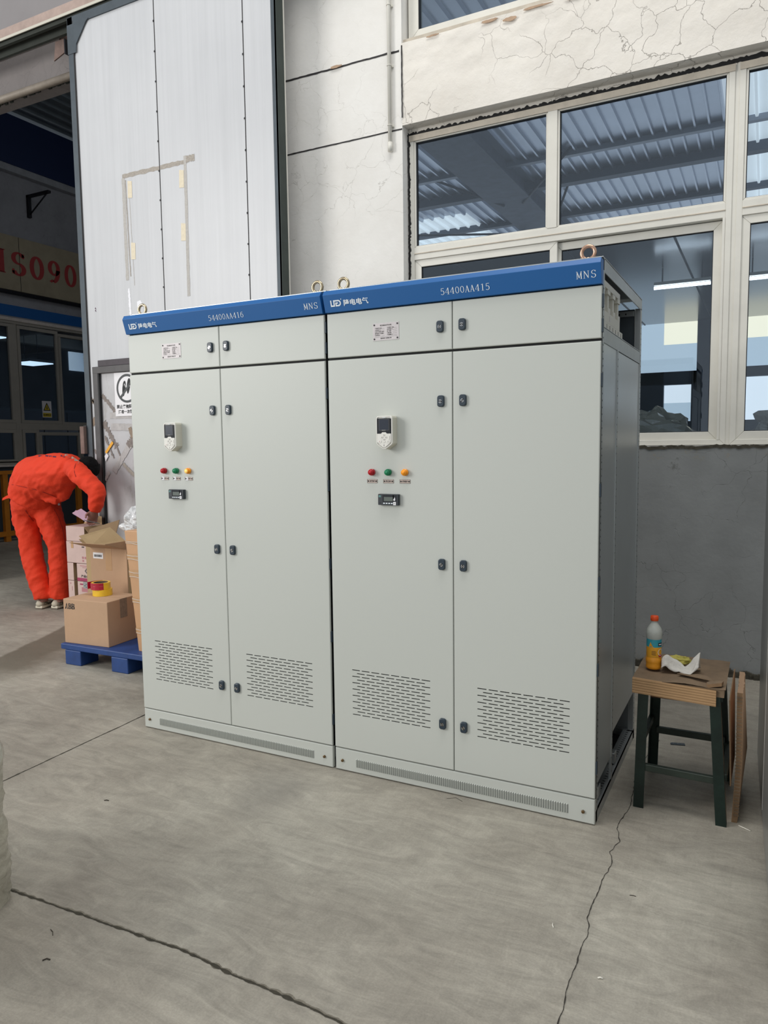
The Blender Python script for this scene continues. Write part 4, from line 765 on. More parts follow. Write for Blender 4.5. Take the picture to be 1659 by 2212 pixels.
def cabinet(ox, number, flip):
    W_ = 1.190; G = 0.5955; root = empty('switchgear_cabinet', (ox, 0, 0))
    # carcass
    for (x0, x1) in ((0, .03), (W_ - .025, W_)):
        for (y0, y1) in ((.024, .052), (.945, .985)):
            b = MB().box(x0, x1, y0, y1, .045, 2.15, 'galvanised')
            if x0 > .5 and y0 < .5: [b.box(W_, W_ + .0006, .036, .040, .08 + i * .026, .086 + i * .026, 'hole_dark') for i in range(78)]
            if x0 > .5 and y0 > .5:
                for i in range(78): z = .08 + i * .026; b.box(x0 - .0005, x0, .955, .963, z, z + .009, 'hole_dark'); b.box(W_, W_ + .0006, .968, .972, z, z + .006, 'hole_dark')
            b.build('frame_post', root)
    bx('inner_sheet', .012, W_ - .03, .045, .05, .11, 2.10, 'interior_dark', root)
    b = MB().box(.005, W_ - .03, .975, .983, .05, 2.15, 'side_sheet'); b.build('back_sheet', root)
    bx('left_sheet', .002, .006, .052, .945, .11, 2.14, 'side_sheet', root)
    b = MB(); b.box(0, W_, .022, .985, 2.192, 2.200, 'galvanised'); b.box(W_ - .004, W_, .05, .985, 2.145, 2.197, 'galvanised'); b.box(0, .004, .05, .985, 2.145, 2.197, 'galvanised'); b.box(0, W_, .022, .026, 2.10, 2.197, 'seal_black'); b.build('roof_sheet', root, .001, 1)
    b = MB(); b.box(0, W_, .024, .05, .0, .05, 'seal_black'); b.box(0, W_, .945, .985, 0, .05, 'galvanised'); b.box(0, .05, .05, .945, 0, .012, 'galvanised'); b.box(W_ - .05, W_, .02, .985, 0.04, .046, 'galvanised'); b.box(W_ - .004, W_, .022, .985, 0, .046, 'galvanised'); [b.box(W_ - .03, W_ - .018, .08 + i * .026, .086 + i * .026, .0462, .0468, 'hole_dark') for i in range(34)]; b.build('base_frame', root)
    b = MB()
    b.box(.0, W_, .012, .024, .105, 2.100, 'seal_black'); b.build('door_seal', root)
    # doors
    zb, zs0, zs1, zt = .1115, 1.888, 1.898, 2.090; gp = .0035
    slots = (.098, .486, .280, .4925)
    dl = door_mesh(0, G - gp / 2, zb, zs0, slots=slots).build('door', root, fix=False)
    dr = door_mesh(G + gp / 2, W_, zb, zs0, slots=(.702, 1.088, .280, .4925), cols=8).build('door', root, fix=False)
    ul = door_mesh(0, G - gp / 2, zs1, zt).build('door', root, fix=False); ur = door_mesh(G + gp / 2, W_, zs1, zt).build('door', root, fix=False)
    for i, z in enumerate((1.689, 1.006, .312)):
        latch(G - .050, z, dl, .3 + i * .9 + flip); latch(G + .047, z, dr, 1.2 + i * .7 - flip)
    latch(G - .052, 1.992, ul, 1.9 + flip); latch(G + .045, 1.993, ur, .4)
    for z in (1.745, 1.33, .97, .63, .235)[: 5]: bx('hinge', W_ - .004, W_ + .006, .004, .018, z - .025, z + .025, 'latch_slate', dr, .001)
    for z in (2.035, 1.945): bx('hinge', W_ - .004, W_ + .006, .004, .018, z - .025, z + .025, 'latch_slate', ur, .001)
    keypad(.301, 1.563, dl)
    for i, m_ in enumerate(('lamp_red', 'lamp_green', 'lamp_amber')): lamp(.218 + i * .080, 1.393, m_, dl, 'lamp_lit' if (i == 2 and flip) else None)
    for i, t in enumerate(('运行指示', '停止指示', '故障指示')): label_plate(.2165 + i * .0795, 1.354, .050, .0165, dl, t, flip == 1)
    meter(.301, 1.275, dl); nameplate(.292, 1.993, ul, flip)
    # plinth with pressed louvres
    b = door_mesh(0, W_, 0.004, .1065); b.v = [(x, y + .002, z) for x, y, z in b.v]; pl = b.build('plinth', root, fix=False)
    b = MB()
    for i in range(100):
        x = .112 + i * (.968 / 99); z0, z1 = .030, .068
        P_ = [(x - .0028, .002, z0), (x, -.0034, z0 + .002), (x + .0028, .002, z0), (x - .0028, .002, z1), (x, -.0034, z1 - .002), (x + .0028, .002, z1)]
        b.add(P_, [(0, 1, 4, 3), (1, 2, 5, 4), (0, 2, 1), (3, 4, 5)], 'cabinet_paint'); b.add([(x + .0029, .0014, z0), (x + .0058, .0014, z0), (x + .0058, .0014, z1), (x + .0029, .0014, z1)], [(0, 1, 2, 3)], 'louvre_shade')  # flat grey strips beside the ribs: shade between louvres put in as colour
    b.build('louvre_row', pl)
    for x in (.038, 1.145): MB().tube([(x, .002, .050), (x, -.004, .050), (x, -.005, .050)], [.007, .007, .004], 'bolt_bronze', 6, smooth=False).build('bolt', pl)
    # blue banner: folded sheet leaning outwards
    prof = [(.022, 2.185), (-.022, 2.186), (-.034, 2.166), (-.012, 2.094), (.022, 2.094)]
    b = MB(); xs = (-.001, W_ + .001); n = len(prof)
    b.add([(xs[0], y, z) for y, z in prof] + [(xs[1], y, z) for y, z in prof], [(i, i + 1, n + i + 1, n + i) for i in range(n - 1)] + [(0, 1, 2, 3, 4), (9, 8, 7, 6, 5), (4, 0, 5, 9)], 'banner_blue')
    ba = b.build('banner', root, .0012, 2)
    dy, dz = (-.012 + .034), (2.094 - 2.166); L_ = math.hypot(dy, dz); ey, ez = dy / L_, dz / L_
    fb = lambda u, v, w2: (u, -.034 + ey * (L_ - v) * 1.0 + ez * (w2 + .0008), 2.166 + ez * (L_ - v) - ey * (w2 + .0008))
    # v runs upwards from the lower edge of the sloping face
    fb = lambda u, v, w2: (u, -.012 - ey * v + (-abs(ez)) * (w2 + .0006), 2.094 - ez * v - abs(ey) * (w2 + .0006))
    b = MB(); letters(b, number, fb, 'letter_white', .553, .0215, .0265, .0213, 1.50, 1.0); b.build('cabinet_number', ba)
    b = MB(); letters(b, 'MNS', fb, 'letter_white', 1.100, .0235, .0275, .0262, 1.65, 1.0); b.build('lettering', ba)
    b = MB(); logo(b, fb, .034, .023, .027, 'letter_white'); b.build('logo', ba)
    b = MB(); cjk(b, '隆电电气', fb, 'letter_white', .098, .0245, .0275, 1.12, .0008, .0006); b.build('company_name', ba)
    # lifting eyes
    for x in (.058, W_ - .062):
        m_ = 'copper_plated' if (x > .5 and not flip) else 'brass_plated'; b = MB(); b.torus((x, .050, 2.224), .0245, .0072, m_, 'y', 36, 12); b.tube([(x, .05, 2.200), (x, .05, 2.205)], .012, m_, 20); b.build('lifting_eye', root)
    return root
A_ = cabinet(-1.199, '54400AA416', 1); tag(A_, 'light grey switchgear cabinet on the left, blue banner reading 54400AA416', 'electrical cabinet', )
B_ = cabinet(0.007, '54400AA415', 0); tag(B_, 'light grey switchgear cabinet on the right, blue banner reading 54400AA415, side open at top', 'electrical cabinet')
# the right cabinet's exposed side
X1_ = 1.190
bx('side_panel', X1_ - .008, X1_ - .003, .054, .345, .148, 1.890, 'side_sheet', B_, .001); bx('side_panel', X1_ - .008, X1_ - .003, .366, .945, .245, 1.886, 'side_sheet', B_, .001)
b = MB().box(X1_ - .010, X1_ + .0005, .345, .366, .046, 1.890, 'galvanised')
for i in range(60): b.box(X1_ + .0005, X1_ + .001, .350 + .008 * (i % 2), .353 + .008 * (i % 2), .08 + i * .03, .086 + i * .03, 'hole_dark')
b.build('centre_strip', B_)
b = MB().box(X1_ - .006, X1_ - .0005, .052, .945, 1.888, 1.942, 'galvanised'); b.box(X1_ - .03, X1_, .052, .945, 1.944, 1.947, 'galvanised'); b.build('side_rail', B_)
for (y, z, s_) in ((.13, .06, .05), (.50, .06, .05)):
    b = MB().box(X1_ - .10, X1_ - .012, y, y + s_, z - .01, z + .04, 'galvanised'); b.box(X1_ - .13, X1_ - .10, y - .01, y + s_ + .02, .05, .13, 'seal_black'); b.build('cable_clamp', B_, .003, 1)
bx('floor_sheet', .05, X1_ - .05, .06, .94, .012, .02, 'interior_dark', B_); bx('inner_shelf', .05, X1_ - .04, .06, .94, 1.90, 1.91, 'interior_dark', B_)
b = MB(); b.box(.6, X1_ - .03, .955, .974, 1.95, 2.15, 'steel_dark'); b.box(.7, X1_ - .03, .935, .95, 2.115, 2.14, 'galvanised'); 
for q in range(5): b.box(1.0 + q * .03, 1.006 + q * .03, .9345, .935, 2.123, 2.13, 'hole_dark')
b.build('back_bracket', B_)
# busbar support block in the open top
b = MB()
def blk(y0, y1, z0, z1, d0=-.06, d1=0.0, m='insulator'): b.box(1.1815 + d0, 1.1815 + d1, y0, y1, z0, z1, m)
blk(.060, .50, 1.945, 1.976, -.05, .0); blk(.060, .43, 1.976, 2.015)
for q in range(4): blk(.062 + q * .108, .062 + q * .108 + .046, 2.015, 2.036)
for q in range(4): blk(.073 + q * .108, .073 + q * .108 + .024, 2.03, 2.092, -.05, -.004)
for q in range(3): blk(.097 + q * .108, .181 + q * .108, 2.03, 2.092, -.06, -.036, 'keypad_side')
blk(.060, .43, 2.104, 2.128)
for q in range(4): blk(.056 + q * .108, .056 + q * .108 + .052, 2.086, 2.106)
for q in range(2): b.tube([(1.15, .20 + q * .12, 2.128), (1.15, .20 + q * .12, 2.140)], .006, 'chrome', 8)
for q in range(7): b.box(1.1815, 1.1822, .085 + q * .062, .089 + q * .062, 1.952, 1.970, 'hole_dark')
b.box(1.1815, 1.1822, .20, .215, 1.986, 2.006, 'plate_alu')
b.build('busbar_support', B_, .002, 1)
# cabinet at the right edge of the view
r = empty('steel_cabinet', (1.795, 0.0, 0)); b = MB(); b.box(0, .8, -.60, .94, .04, 2.2, 'steel_panel'); b.build('body', r, .003, 2); bx('base', .006, .79, -.59, .93, 0, .04, 'seal_black', r); bx('side_seam', -.001, 0, .30, .304, .06, 2.18, 'key_edge', r)
r.rotation_euler = (0, 0, .035); tag(r, 'plain brushed steel cabinet cut off by the right edge', 'cabinet')
# ================================================================== OBJECTS ON THE FLOOR
# ---- stool
r = empty('stool', (0, 0, 0))
def leg(top, bot, name='leg'):
    b = MB(); w_ = .040; t_ = .005; t0, b0 = Vector(top), Vector(bot); sx = 1 if top[0] < 1.45 else -1; sy_ = 1 if top[1] < .45 else -1
    P = [(0, 0), (w_ * sx, 0), (w_ * sx, t_ * sy_), (t_ * sx, t_ * sy_), (t_ * sx, w_ * sy_), (0, w_ * sy_)]
    b.add([(b0.x + u, b0.y + v, b0.z) for u, v in P] + [(t0.x + u, t0.y + v, t0.z) for u, v in P], [(i, (i + 1) % 6, 6 + (i + 1) % 6, 6 + i) for i in range(6)] + [(5, 4, 3, 2, 1, 0), (6, 7, 8, 9, 10, 11)], 'stool_green'); return b.build(name, r)
leg((1.322, .222, .545), (1.308, .232, 0)); leg((1.625, .212, .54), (1.662, .214, 0)); leg((1.330, .60, .545), (1.312, .655, 0)); leg((1.630, .60, .545), (1.660, .655, 0))
def rung(p, q, h=.028, m='stool_rung'):
    p, q = Vector(p), Vector(q); d = (q - p).normalized(); s_ = Vector((-d.y, d.x, 0)).normalized() * .011; u_ = Vector((0, 0, h / 2)); b = MB()
    vs = [a + c_ * s_ + e * u_ for a in (p, q) for c_, e in ((-1, -1), (1, -1), (1, 1), (-1, 1))]
    b.add(vs, [(0, 1, 2, 3), (7, 6, 5, 4), (0, 4, 5, 1), (1, 5, 6, 2), (2, 6, 7, 3), (3, 7, 4, 0)], m); b.build('rung', r, .002, 1)
rung((1.340, .245, .175), (1.635, .235, .175)); rung((1.348, .62, .20), (1.635, .62, .20)); rung((1.322, .26, .25), (1.326, .63, .25)); rung((1.648, .26, .18), (1.650, .63, .18))
b = MB(); NXX, NYY = 26, 30; V = []
for j in range(NYY + 1):
    for i in range(NXX + 1):
        x = 1.300 + .345 * i / NXX; y = .205 + .41 * j / NYY; V.append((x, y, .556 + .006 * noise.noise(Vector((x * 9, y * 9, 1))) + .002 * noise.noise(Vector((x * 40, y * 40, 1)))))
F_ = [(j * (NXX + 1) + i, j * (NXX + 1) + i + 1, (j + 1) * (NXX + 1) + i + 1, (j + 1) * (NXX + 1) + i) for j in range(NYY) for i in range(NXX)]
b.add(V, F_, 'old_cardboard', True); b.box(1.303, 1.64, .21, .61, .52, .552, 'old_cardboard'); b.build('cardboard_pad', r)
b = MB(); n = 12                                                     # front flap: corrugated cardboard with lines
for i in range(n):
    z = .558 - i * .0052; y = .203 - .0015 * (i % 2); z2 = z - .0052; y2 = .203 - .0015 * ((i + 1) % 2)
    b.add([(1.300, y, z), (1.612, y - .002, z - .012), (1.612, y2 - .002, z2 - .012), (1.300, y2, z2)], [(0, 1, 2, 3)], 'flap_cardboard')
b.add([(1.300, .212, .558), (1.612, .210, .546), (1.612, .210, .483), (1.300, .212, .495)], [(3, 2, 1, 0)], 'flap_cardboard')
b.add([(1.300, .203, .558), (1.300, .212, .558), (1.612, .210, .546), (1.612, .201, .546)], [(0, 1, 2, 3)], 'flap_cardboard'); b.add([(1.300, .203, .496), (1.300, .212, .496), (1.612, .210, .484), (1.612, .201, .484)], [(3, 2, 1, 0)], 'flap_cardboard'); b.build('front_flap', r)
b = MB(); b.prism([(1.46, .300), (1.60, .25), (1.57, .31), (1.50, .335)], lambda u, v, w_: (u, v, .566 + w_ + .03 * max(0, u - 1.5) ** 1), .003, 'old_cardboard'); b.prism([(1.58, .21), (1.63, .225), (1.635, .25), (1.60, .262), (1.575, .24)], lambda u, v, w_: (u, v, .552 + w_ + (u - 1.575) * .15), .014, 'old_cardboard', 'cardboard_edge'); b.build('torn_cardboard', r)
bx('under_board', 1.36, 1.60, .30, .306, .455, .525, 'brown_board', r); bx('seat_frame', 1.325, 1.635, .222, .232, .50, .52, 'stool_green', r)
tag(r, 'dark green angle-iron stool topped with torn cardboard beside the right cabinet', 'stool')
# folded cardboard leaning on the stool
def sheet(name, pts, th, m, edge, lab, grp=None):
    b = MB(); p = [Vector(q) for q in pts]; nn = (p[1] - p[0]).cross(p[2] - p[0]).normalized() * th; b.add(p + [q + nn for q in p], [(0, 1, 2, 3), (7, 6, 5, 4)], m); b.add(p + [q + nn for q in p], [(i, 4 + i, 4 + (i + 1) % 4, (i + 1) % 4) for i in range(4)], edge)
    o = b.build(name); tag(o, lab, 'cardboard', grp); return o
sheet('cardboard_sheet', [(1.668, .25, .155), (1.672, .58, .155), (1.662, .58, .535), (1.656, .25, .50)], .004, 'cardboard', 'cardboard_edge', 'thin pale cardboard sheet standing against the right side of the stool')
r2 = empty('folded_carton', (0, 0, 0)); b = MB(); V = []
for j in range(13):
    a = j / 12; x = 1.683 + .010 * abs(noise.noise(Vector((a * 6, 1, 1))))
    V += [(x - .006, .27 + .30 * a, .0), (x + .004 + .012 * math.sin(a * PI), .27 + .30 * a, .25), (x, .27 + .30 * a, .53 - .012 * math.sin(a * 3))]
N_ = len(V) // 3; FF = []
for j in range(N_ - 1):
    for k_ in range(2): FF.append((j * 3 + k_, j * 3 + k_ + 1, (j + 1) * 3 + k_ + 1, (j + 1) * 3 + k_))
b.add(V, FF, 'cardboard', True); V2 = [(x + .020, y, z) for x, y, z in V]; b.add(V2, FF, 'cardboard', True)
b.add(V[:3] + V2[:3], [(0, 1, 4, 3), (1, 2, 5, 4)], 'cardboard_edge'); tp = [V[3 * j + 2] for j in range(N_)] + [V2[3 * j + 2] for j in range(N_)]; b.add(tp, [(j, j + 1, N_ + j + 1, N_ + j) for j in range(N_ - 1)], 'cardboard')
for q in range(34): z = .03 + q * .0145; b.box(1.684, 1.704, .2665, .2685, z, z + .005, 'old_cardboard')
b.build('layers', r2); tag(r2, 'thick folded brown carton standing between stool and steel cabinet', 'cardboard')
# bottle
r = empty('juice_bottle', (1.362, .355, .563)); 
b = MB(); 
def wavy(prof, m): b.lathe(prof, (0, 0, 0), m, 28)
wavy([(0, .0), (.026, 0), (.0305, .004), (.0315, .012), (.030, .020), (.0315, .028), (.0325, .040), (.0295, .048), (.0285, .052)], 'juice')
b.build('bottle_base', r)
b = MB(); b.lathe([(.0292, .052), (.0302, .060), (.0302, .095)], (0, 0, 0), 'label_orange', 28); b.lathe([(.0302, .095), (.0302, .124), (.0302, .128)], (0, 0, 0), 'label_blue', 28)
b.prism([(-.6, .0), (-.25, .0), (-.05, -.012), (-.3, .008), (-.45, .022)], lambda u, v, w_: ((.0306 + w_) * math.cos(u * 1.6 - 1.2), (.0306 + w_) * math.sin(u * 1.6 - 1.2), .095 + v), .0004, 'label_orange')
f = lambda u, v, w_: ((.0306 + w_) * math.cos(u / .0306 - 1.15), (.0306 + w_) * math.sin(u / .0306 - 1.15), v)
def cur(x0, x1, z0, z1, m, w_=.0006, n=6):
    for i in range(n): a, c_ = x0 + (x1 - x0) * i / n, x0 + (x1 - x0) * (i + 1) / n; b.add([f(a, z0, w_), f(c_, z0, w_), f(c_, z1, w_), f(a, z1, w_)], [(0, 1, 2, 3)], m)
cur(.008, .030, .102, .114, 'ink_black'); cur(.011, .027, .106, .110, 'letter_white', .0008)
for i in range(20):
    a, c_ = 2 * PI * i / 20, 2 * PI * (i + 1) / 20; b.add([f(.020 + q * math.cos(t), .075 + q * math.sin(t) * 1.1, .0007) for q, t in ((.013, a), (.011, a), (.011, c_), (.013, c_))], [(0, 1, 2, 3)], 'letter_white')
b.add([f(.020 + .010 * math.cos(t * PI / 8), .060 + .006 * math.sin(t * PI / 8), .0009) for t in range(16)], [tuple(range(16))], 'lamp_red')
for q in range(4): cur(-.018, -.002 + .002 * (q % 2), .078 - q * .005, .0795 - q * .005, 'ink_dark', .0007, 3)
b.build('label', r)
b = MB(); b.lathe([(.0300, .127), (.0318, .134), (.0322, .150), (.0318, .158), (.028, .171), (.020, .184), (.0145, .193), (.0130, .199), (.0130, .204)], (0, 0, 0), 'clear_plastic', 28); b.build('bottle_shoulder', r)
b = MB(); b.lathe([(.0, .2235), (.0145, .2235), (.0155, .222), (.0158, .206), (.0152, .203), (.013, .203)], (0, 0, 0), 'bottle_cap', 28)
for i in range(28): a = 2 * PI * i / 28; b.tube([(.0157 * math.cos(a), .0157 * math.sin(a), .206), (.0154 * math.cos(a), .0154 * math.sin(a), .221)], .0006, 'bottle_cap', 5)
b.build('cap', r); tag(r, 'part-full orange juice bottle with orange cap standing on the stool', 'bottle')
# rag and glove
b = MB(); NU, NV = 36, 24; V = []
for j in range(NV + 1):
    for i in range(NU + 1):
        u, v = i / NU, j / NV; x = 1.395 + .145 * u; y = .315 + .11 * v + .012 * math.sin(u * 7); e = min(u, 1 - u, v, 1 - v) * 2
        h = .572 + .030 * math.exp(-((v - .25 - .2 * u) / .16) ** 2) * (.5 + .9 * abs(math.sin(u * 4.2 + .6))) + .055 * max(0, u - .80) / .2 * math.exp(-((v - .25) / .3) ** 2) + .018 * math.exp(-((u - .1) / .12) ** 2) + .006 * noise.noise(Vector((u * 7, v * 7, 2)))
        V.append((x + .008 * noise.noise(Vector((u * 4, v * 4, 5))), y + .010 * noise.noise(Vector((u * 3, v * 3, 9))), h - .004 * (e < .05)))
b.add(V, [(j * (NU + 1) + i, j * (NU + 1) + i + 1, (j + 1) * (NU + 1) + i + 1, (j + 1) * (NU + 1) + i) for j in range(NV) for i in range(NU)], 'cloth_white', True)
o = b.build('cloth_rag'); s_ = o.modifiers.new('s', 'SOLIDIFY'); s_.thickness = .002; s_.offset = 1
tag(o, 'crumpled white cloth rag lying on the stool next to the bottle', 'rag')
tag(crumple('work_glove', (1.455, .455, .580), (.045, .022, .016), 'glove_yellow', 5, 20, .5), 'yellowish work glove peeking out behind the white rag', 'glove')
# things on the floor
b = MB(); b.prism([(-.034, -.012), (.034, -.012), (.034, .012), (-.026, .012), (-.034, .004)], lambda u, v, w_: (u, v, w_), .004, 'steel_dark'); 
for x in (-.02, 0, .02): b.prism([(x + .003 * math.cos(t * PI / 4), .003 * math.sin(t * PI / 4)) for t in range(8)], lambda u, v, w_: (u, v, .004 + w_), .0006, 'chrome')
o = b.build('steel_plate'); o.location = (1.407, .985, 0); o.rotation_euler = (0, 0, .25); tag(o, 'small drilled steel plate lying on the floor behind the stool', 'metal plate')
def scrap(x, y, L, wd, a, m, lab, bend=.3):
    b = MB(); b.tube([(-L / 2, 0, wd), (0, L * bend * .3, wd * 1.6), (L / 2, 0, wd)], wd, m, 6); o = b.build('floor_scrap'); o.location = (x, y, 0); o.rotation_euler = (0, 0, a); return tag(o, lab, 'debris', 'scraps on the concrete floor')
scrap(1.205, -.671, .022, .0016, 1.9, 'debris_white', 'tiny forked white scrap on the floor in front of the cabinets'); scrap(1.383, -.842, .014, .0025, .3, 'debris_white', 'tiny white crumb to the right of the floor crack'); scrap(1.725, .236, .05, .002, 2.6, 'debris_white', 'thin white sliver on the floor right of the stool', .1)
scrap(-.725, -.696, .02, .002, .4, 'debris_dark', 'short black bit on the floor left of centre') ; scrap(-.194, -1.396, .035, .0012, -.5, 'debris_dark', 'dark twig lying just below the floor joint'); scrap(-.10, -1.49, .022, .002, .6, 'debris_dark', 'small dark leaf fragment near the lower left corner', .8); scrap(1.404, -.403, .02, .0012, .1, 'debris_dark', 'thin dark splinter on the floor below the stool'); scrap(.62, -.04, .07, .0007, .05, 'debris_dark', 'wispy dark thread under the front edge of the right cabinet', 1.0)
# film-wrapped load at the left edge
b = MB(); NU, NV = 64, 60; V = []
for j in range(NV + 1):
    z = .60 * j / NV
    for i in range(NU):
        a = 2 * PI * i / NU; ca, sa = math.cos(a), math.sin(a); q = (abs(ca) ** 6 + abs(sa) ** 6) ** (-1 / 6)
        d_ = 1 + .030 * noise.noise(Vector((ca * 2.4, sa * 2.4, z * 5))) + .024 * noise.noise(Vector((ca * 6, sa * 6 + z * 7, z * 11))) + .030 * abs(noise.noise(Vector((ca * 9, sa * 9 + z * 16, z * 24)))); top = min(1, (.60 - z) / .06 + .55) if z > .54 else 1
        V.append((-.81 + .375 * q * ca * d_ * top, -1.66 + .36 * q * sa * d_ * top, z))
b.add(V, [(j * NU + i, j * NU + (i + 1) % NU, (j + 1) * NU + (i + 1) % NU, (j + 1) * NU + i) for j in range(NV) for i in range(NU)] + [tuple(NV * NU + i for i in range(NU))], 'wrapped_goods', True); tag(b.build('wrapped_load'), 'load wrapped in crinkled translucent stretch film at the left edge', 'wrapped pallet load')

# ---- blue pallet and cartons
r = empty('plastic_pallet', (-1.72, 1.235, 0), .02)
b = MB(); b.box(-.92, .48, -.585, .585, .105, .145, 'pallet_blue'); b.build('deck', r, .006, 2)
for y in (-.585, -.08, .425):
    for x in (-.88, -.44, .0, .33): bx('foot', x, x + .15, y, y + .16, 0, .105, 'pallet_blue', r, .006)
tag(r, 'blue plastic pallet under the cardboard boxes', 'pallet')
r = empty('carton', (-2.615, .66, .145), .075); W_, D_, H_ = .40, .31, .315
b = MB().box(0, W_, 0, D_, 0, H_, 'cardboard'); b.build('box_body', r, .004, 2)
b = MB(); b.box(-.0005, W_ + .001, D_ / 2 - .001, D_ / 2 + .001, H_, H_ + .0006, 'cardboard_edge'); b.box(W_, W_ + .0008, .12, .19, .18, H_, 'tape_brown'); b.build('packing_tape', r)
b = MB(); fc = lambda u, v, w_: (u, -.0006 - w_, v)
def P4(*p): b.add([fc(.016 + u * .040, .245 + v * .040, .0006) for u, v in p], [tuple(range(len(p)))], 'ink_black')
P4((0, 0), (.24, 0), (.40, .46), (.18, .46)); P4((.20, .52), (.42, .52), (.45, 1), (.36, 1)); P4((.74, 0), (.50, 0), (.50, .22), (.66, .22)); P4((.50, .28), (.64, .28), (.58, .46), (.50, .46)); P4((.50, .52), (.57, .52), (.50, 1), (.48, 1))
for ox in (.82, 1.56):
    for (x0, x1, z0, z1) in ((0, .32, .52, 1), (.36, .60, .52, .96), (0, .32, 0, .48), (.36, .66, .04, .48)): P4((ox + x0, z0), (ox + x1, z0), (ox + x1, z1), (ox + x0, z1))
    b.add([fc(.016 + (ox + .34 + u * .12) * .040, .245 + (c_ + v * .09) * .040, .0009) for c_ in (.76, ) for u, v in ((-1, -1), (1, -1), (1, 1), (-1, 1))], [(0, 1, 2, 3)], 'cardboard'); b.add([fc(.016 + (ox + .34 + u * .12) * .040, .245 + (.25 + v * .09) * .040, .0009) for u, v in ((-1, -1), (1, -1), (1, 1), (-1, 1))], [(0, 1, 2, 3)], 'cardboard')
b.build('lettering', r); tag(r, 'closed brown carton with short black print at the front of the blue pallet', 'cardboard box')
# tape rolls
def roll(name, x, y, z, col, h=.045, R=.062):
    r = empty(name, (x, y, z)); b = MB(); b.lathe([(R - .016, 0), (R, 0), (R, h), (R - .016, h), (R - .016, 0)], (0, 0, 0), col, 40); b.v = b.v; o = b.build('tape_wind', r); 
    for p in o.data.polygons: p.use_smooth = False
    b = MB(); b.lathe([(R - .020, 0.0005), (R - .016, 0.0005), (R - .016, h - .0005), (R - .020, h - .0005), (R - .020, .0005)], (0, 0, 0), 'tape_core', 40); b.build('tape_core', r); return r
tag(roll('tape_roll', -2.455, .868, .461, 'tape_yellow', .046, .068), 'yellow adhesive tape roll under the dispenser on the printed carton', 'tape roll')
r = roll('tape_dispenser', -2.462, .862, .508, 'tape_yellow', .046, .066)
b = MB(); b.torus((0, 0, .024), .068, .0022, 'tape_red', 'z', 40, 6, PI * .76, PI * 1.9)
for i in range(24):
    a, c_ = PI * .76 + PI * 1.14 * i / 24, PI * .76 + PI * 1.14 * (i + 1) / 24; b.add([(.0695 * math.cos(t), .0695 * math.sin(t), z) for t, z in ((a, -.001), (c_, -.001), (c_, .048), (a, .048))], [(0, 1, 2, 3)], 'tape_red')
b.box(-.075, -.068, -.06, .02, -.001, .048, 'tape_red'); b.build('holder', r)
b = MB(); b.box(-.118, -.070, -.062, -.058, 0, .046, 'galvanised'); 
for q in range(6): b.prism([(-.118, .003 + q * .007), (-.124, .0065 + q * .007), (-.118, .010 + q * .007)], lambda u, v, w_: (u, -.062 + w_, v), .003, 'galvanised')
for (u, v) in ((-.085, .01), (-.085, .03), (-.10, .02)): b.prism([(u + .004 * math.cos(t), v + .004 * math.sin(t)) for t in [i * PI / 4 for i in range(8)]], lambda u, v, w_: (u, -.0625 + w_, v), .0006, 'hole_dark')
b.build('cutter', r); r.rotation_euler = (0, 0, -.15); tag(r, 'red tape dispenser with metal cutter on top of the yellow tape roll', 'tape dispenser')
# tall open box
r = empty('carton', (-2.765, 1.045, .145), .03); W_, D_, H_ = .365, .36, .625; th = .005
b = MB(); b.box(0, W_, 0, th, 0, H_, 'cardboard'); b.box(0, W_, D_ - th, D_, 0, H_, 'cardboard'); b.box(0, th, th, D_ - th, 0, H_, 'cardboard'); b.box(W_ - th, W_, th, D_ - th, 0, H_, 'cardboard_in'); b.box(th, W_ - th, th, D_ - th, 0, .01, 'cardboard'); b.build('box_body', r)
def flap(name, pts, m1='cardboard_in'):
    b = MB(); p = [Vector(q) for q in pts]; nn = (p[1] - p[0]).cross(p[2] - p[0]).normalized() * .004; b.add(p, [(0, 1, 2, 3)], m1); q_ = [x + nn for x in p]; b.add(q_, [(3, 2, 1, 0)], m1); b.add(p + q_, [(i, 4 + i, 4 + (i + 1) % 4, (i + 1) % 4) for i in range(4)], 'cardboard_edge'); b.build(name, r)
flap('box_flap', [(0, 0, H_), (W_, 0, H_), (W_ - .03, -.17, H_ + .055), (-.02, -.17, H_ + .055)], 'cardboard')
flap('box_flap', [(0, D_, H_), (0, 0, H_), (-.13, .02, H_ + .075), (-.13, D_ - .03, H_ + .11)]); flap('box_flap', [(W_, D_, H_), (0, D_, H_), (.0, D_ + .03, H_ + .16), (W_, D_ + .03, H_ + .16)]); flap('box_flap', [(W_, 0, H_), (W_, D_, H_), (W_ + .03, D_ - .03, H_ + .12), (W_ + .03, .03, H_ + .10)])
b = MB(); b.box(.03, .13, -.0012, 0, H_ - .085, H_ - .04, 'paper_white'); random.seed(3); x = .04
while x < .12: w_ = random.choice((.0012, .002, .003)); b.box(x, x + w_, -.0018, -.0012, H_ - .073, H_ - .055, 'ink_black'); x += w_ + random.choice((.0015, .0025))
b.build('barcode_label', r); bx('packing_tape', .155, .215, -.001, 0, H_ - .17, H_, 'tape_clear', r); bx('packing_tape', .17, .23, -.001, 0, 0.0, .12, 'tape_clear', r)
tag(r, 'tall open carton with barcode label and splayed flaps behind the printed carton', 'cardboard box')
o = crumple('bubble_wrap_bag', (-2.43, 1.24, .92), (.125, .12, .14), 'bubble_wrap', 21, 40, .32); tag(o, 'clear bubble wrap bag sticking out of the tall open carton', 'plastic bag')
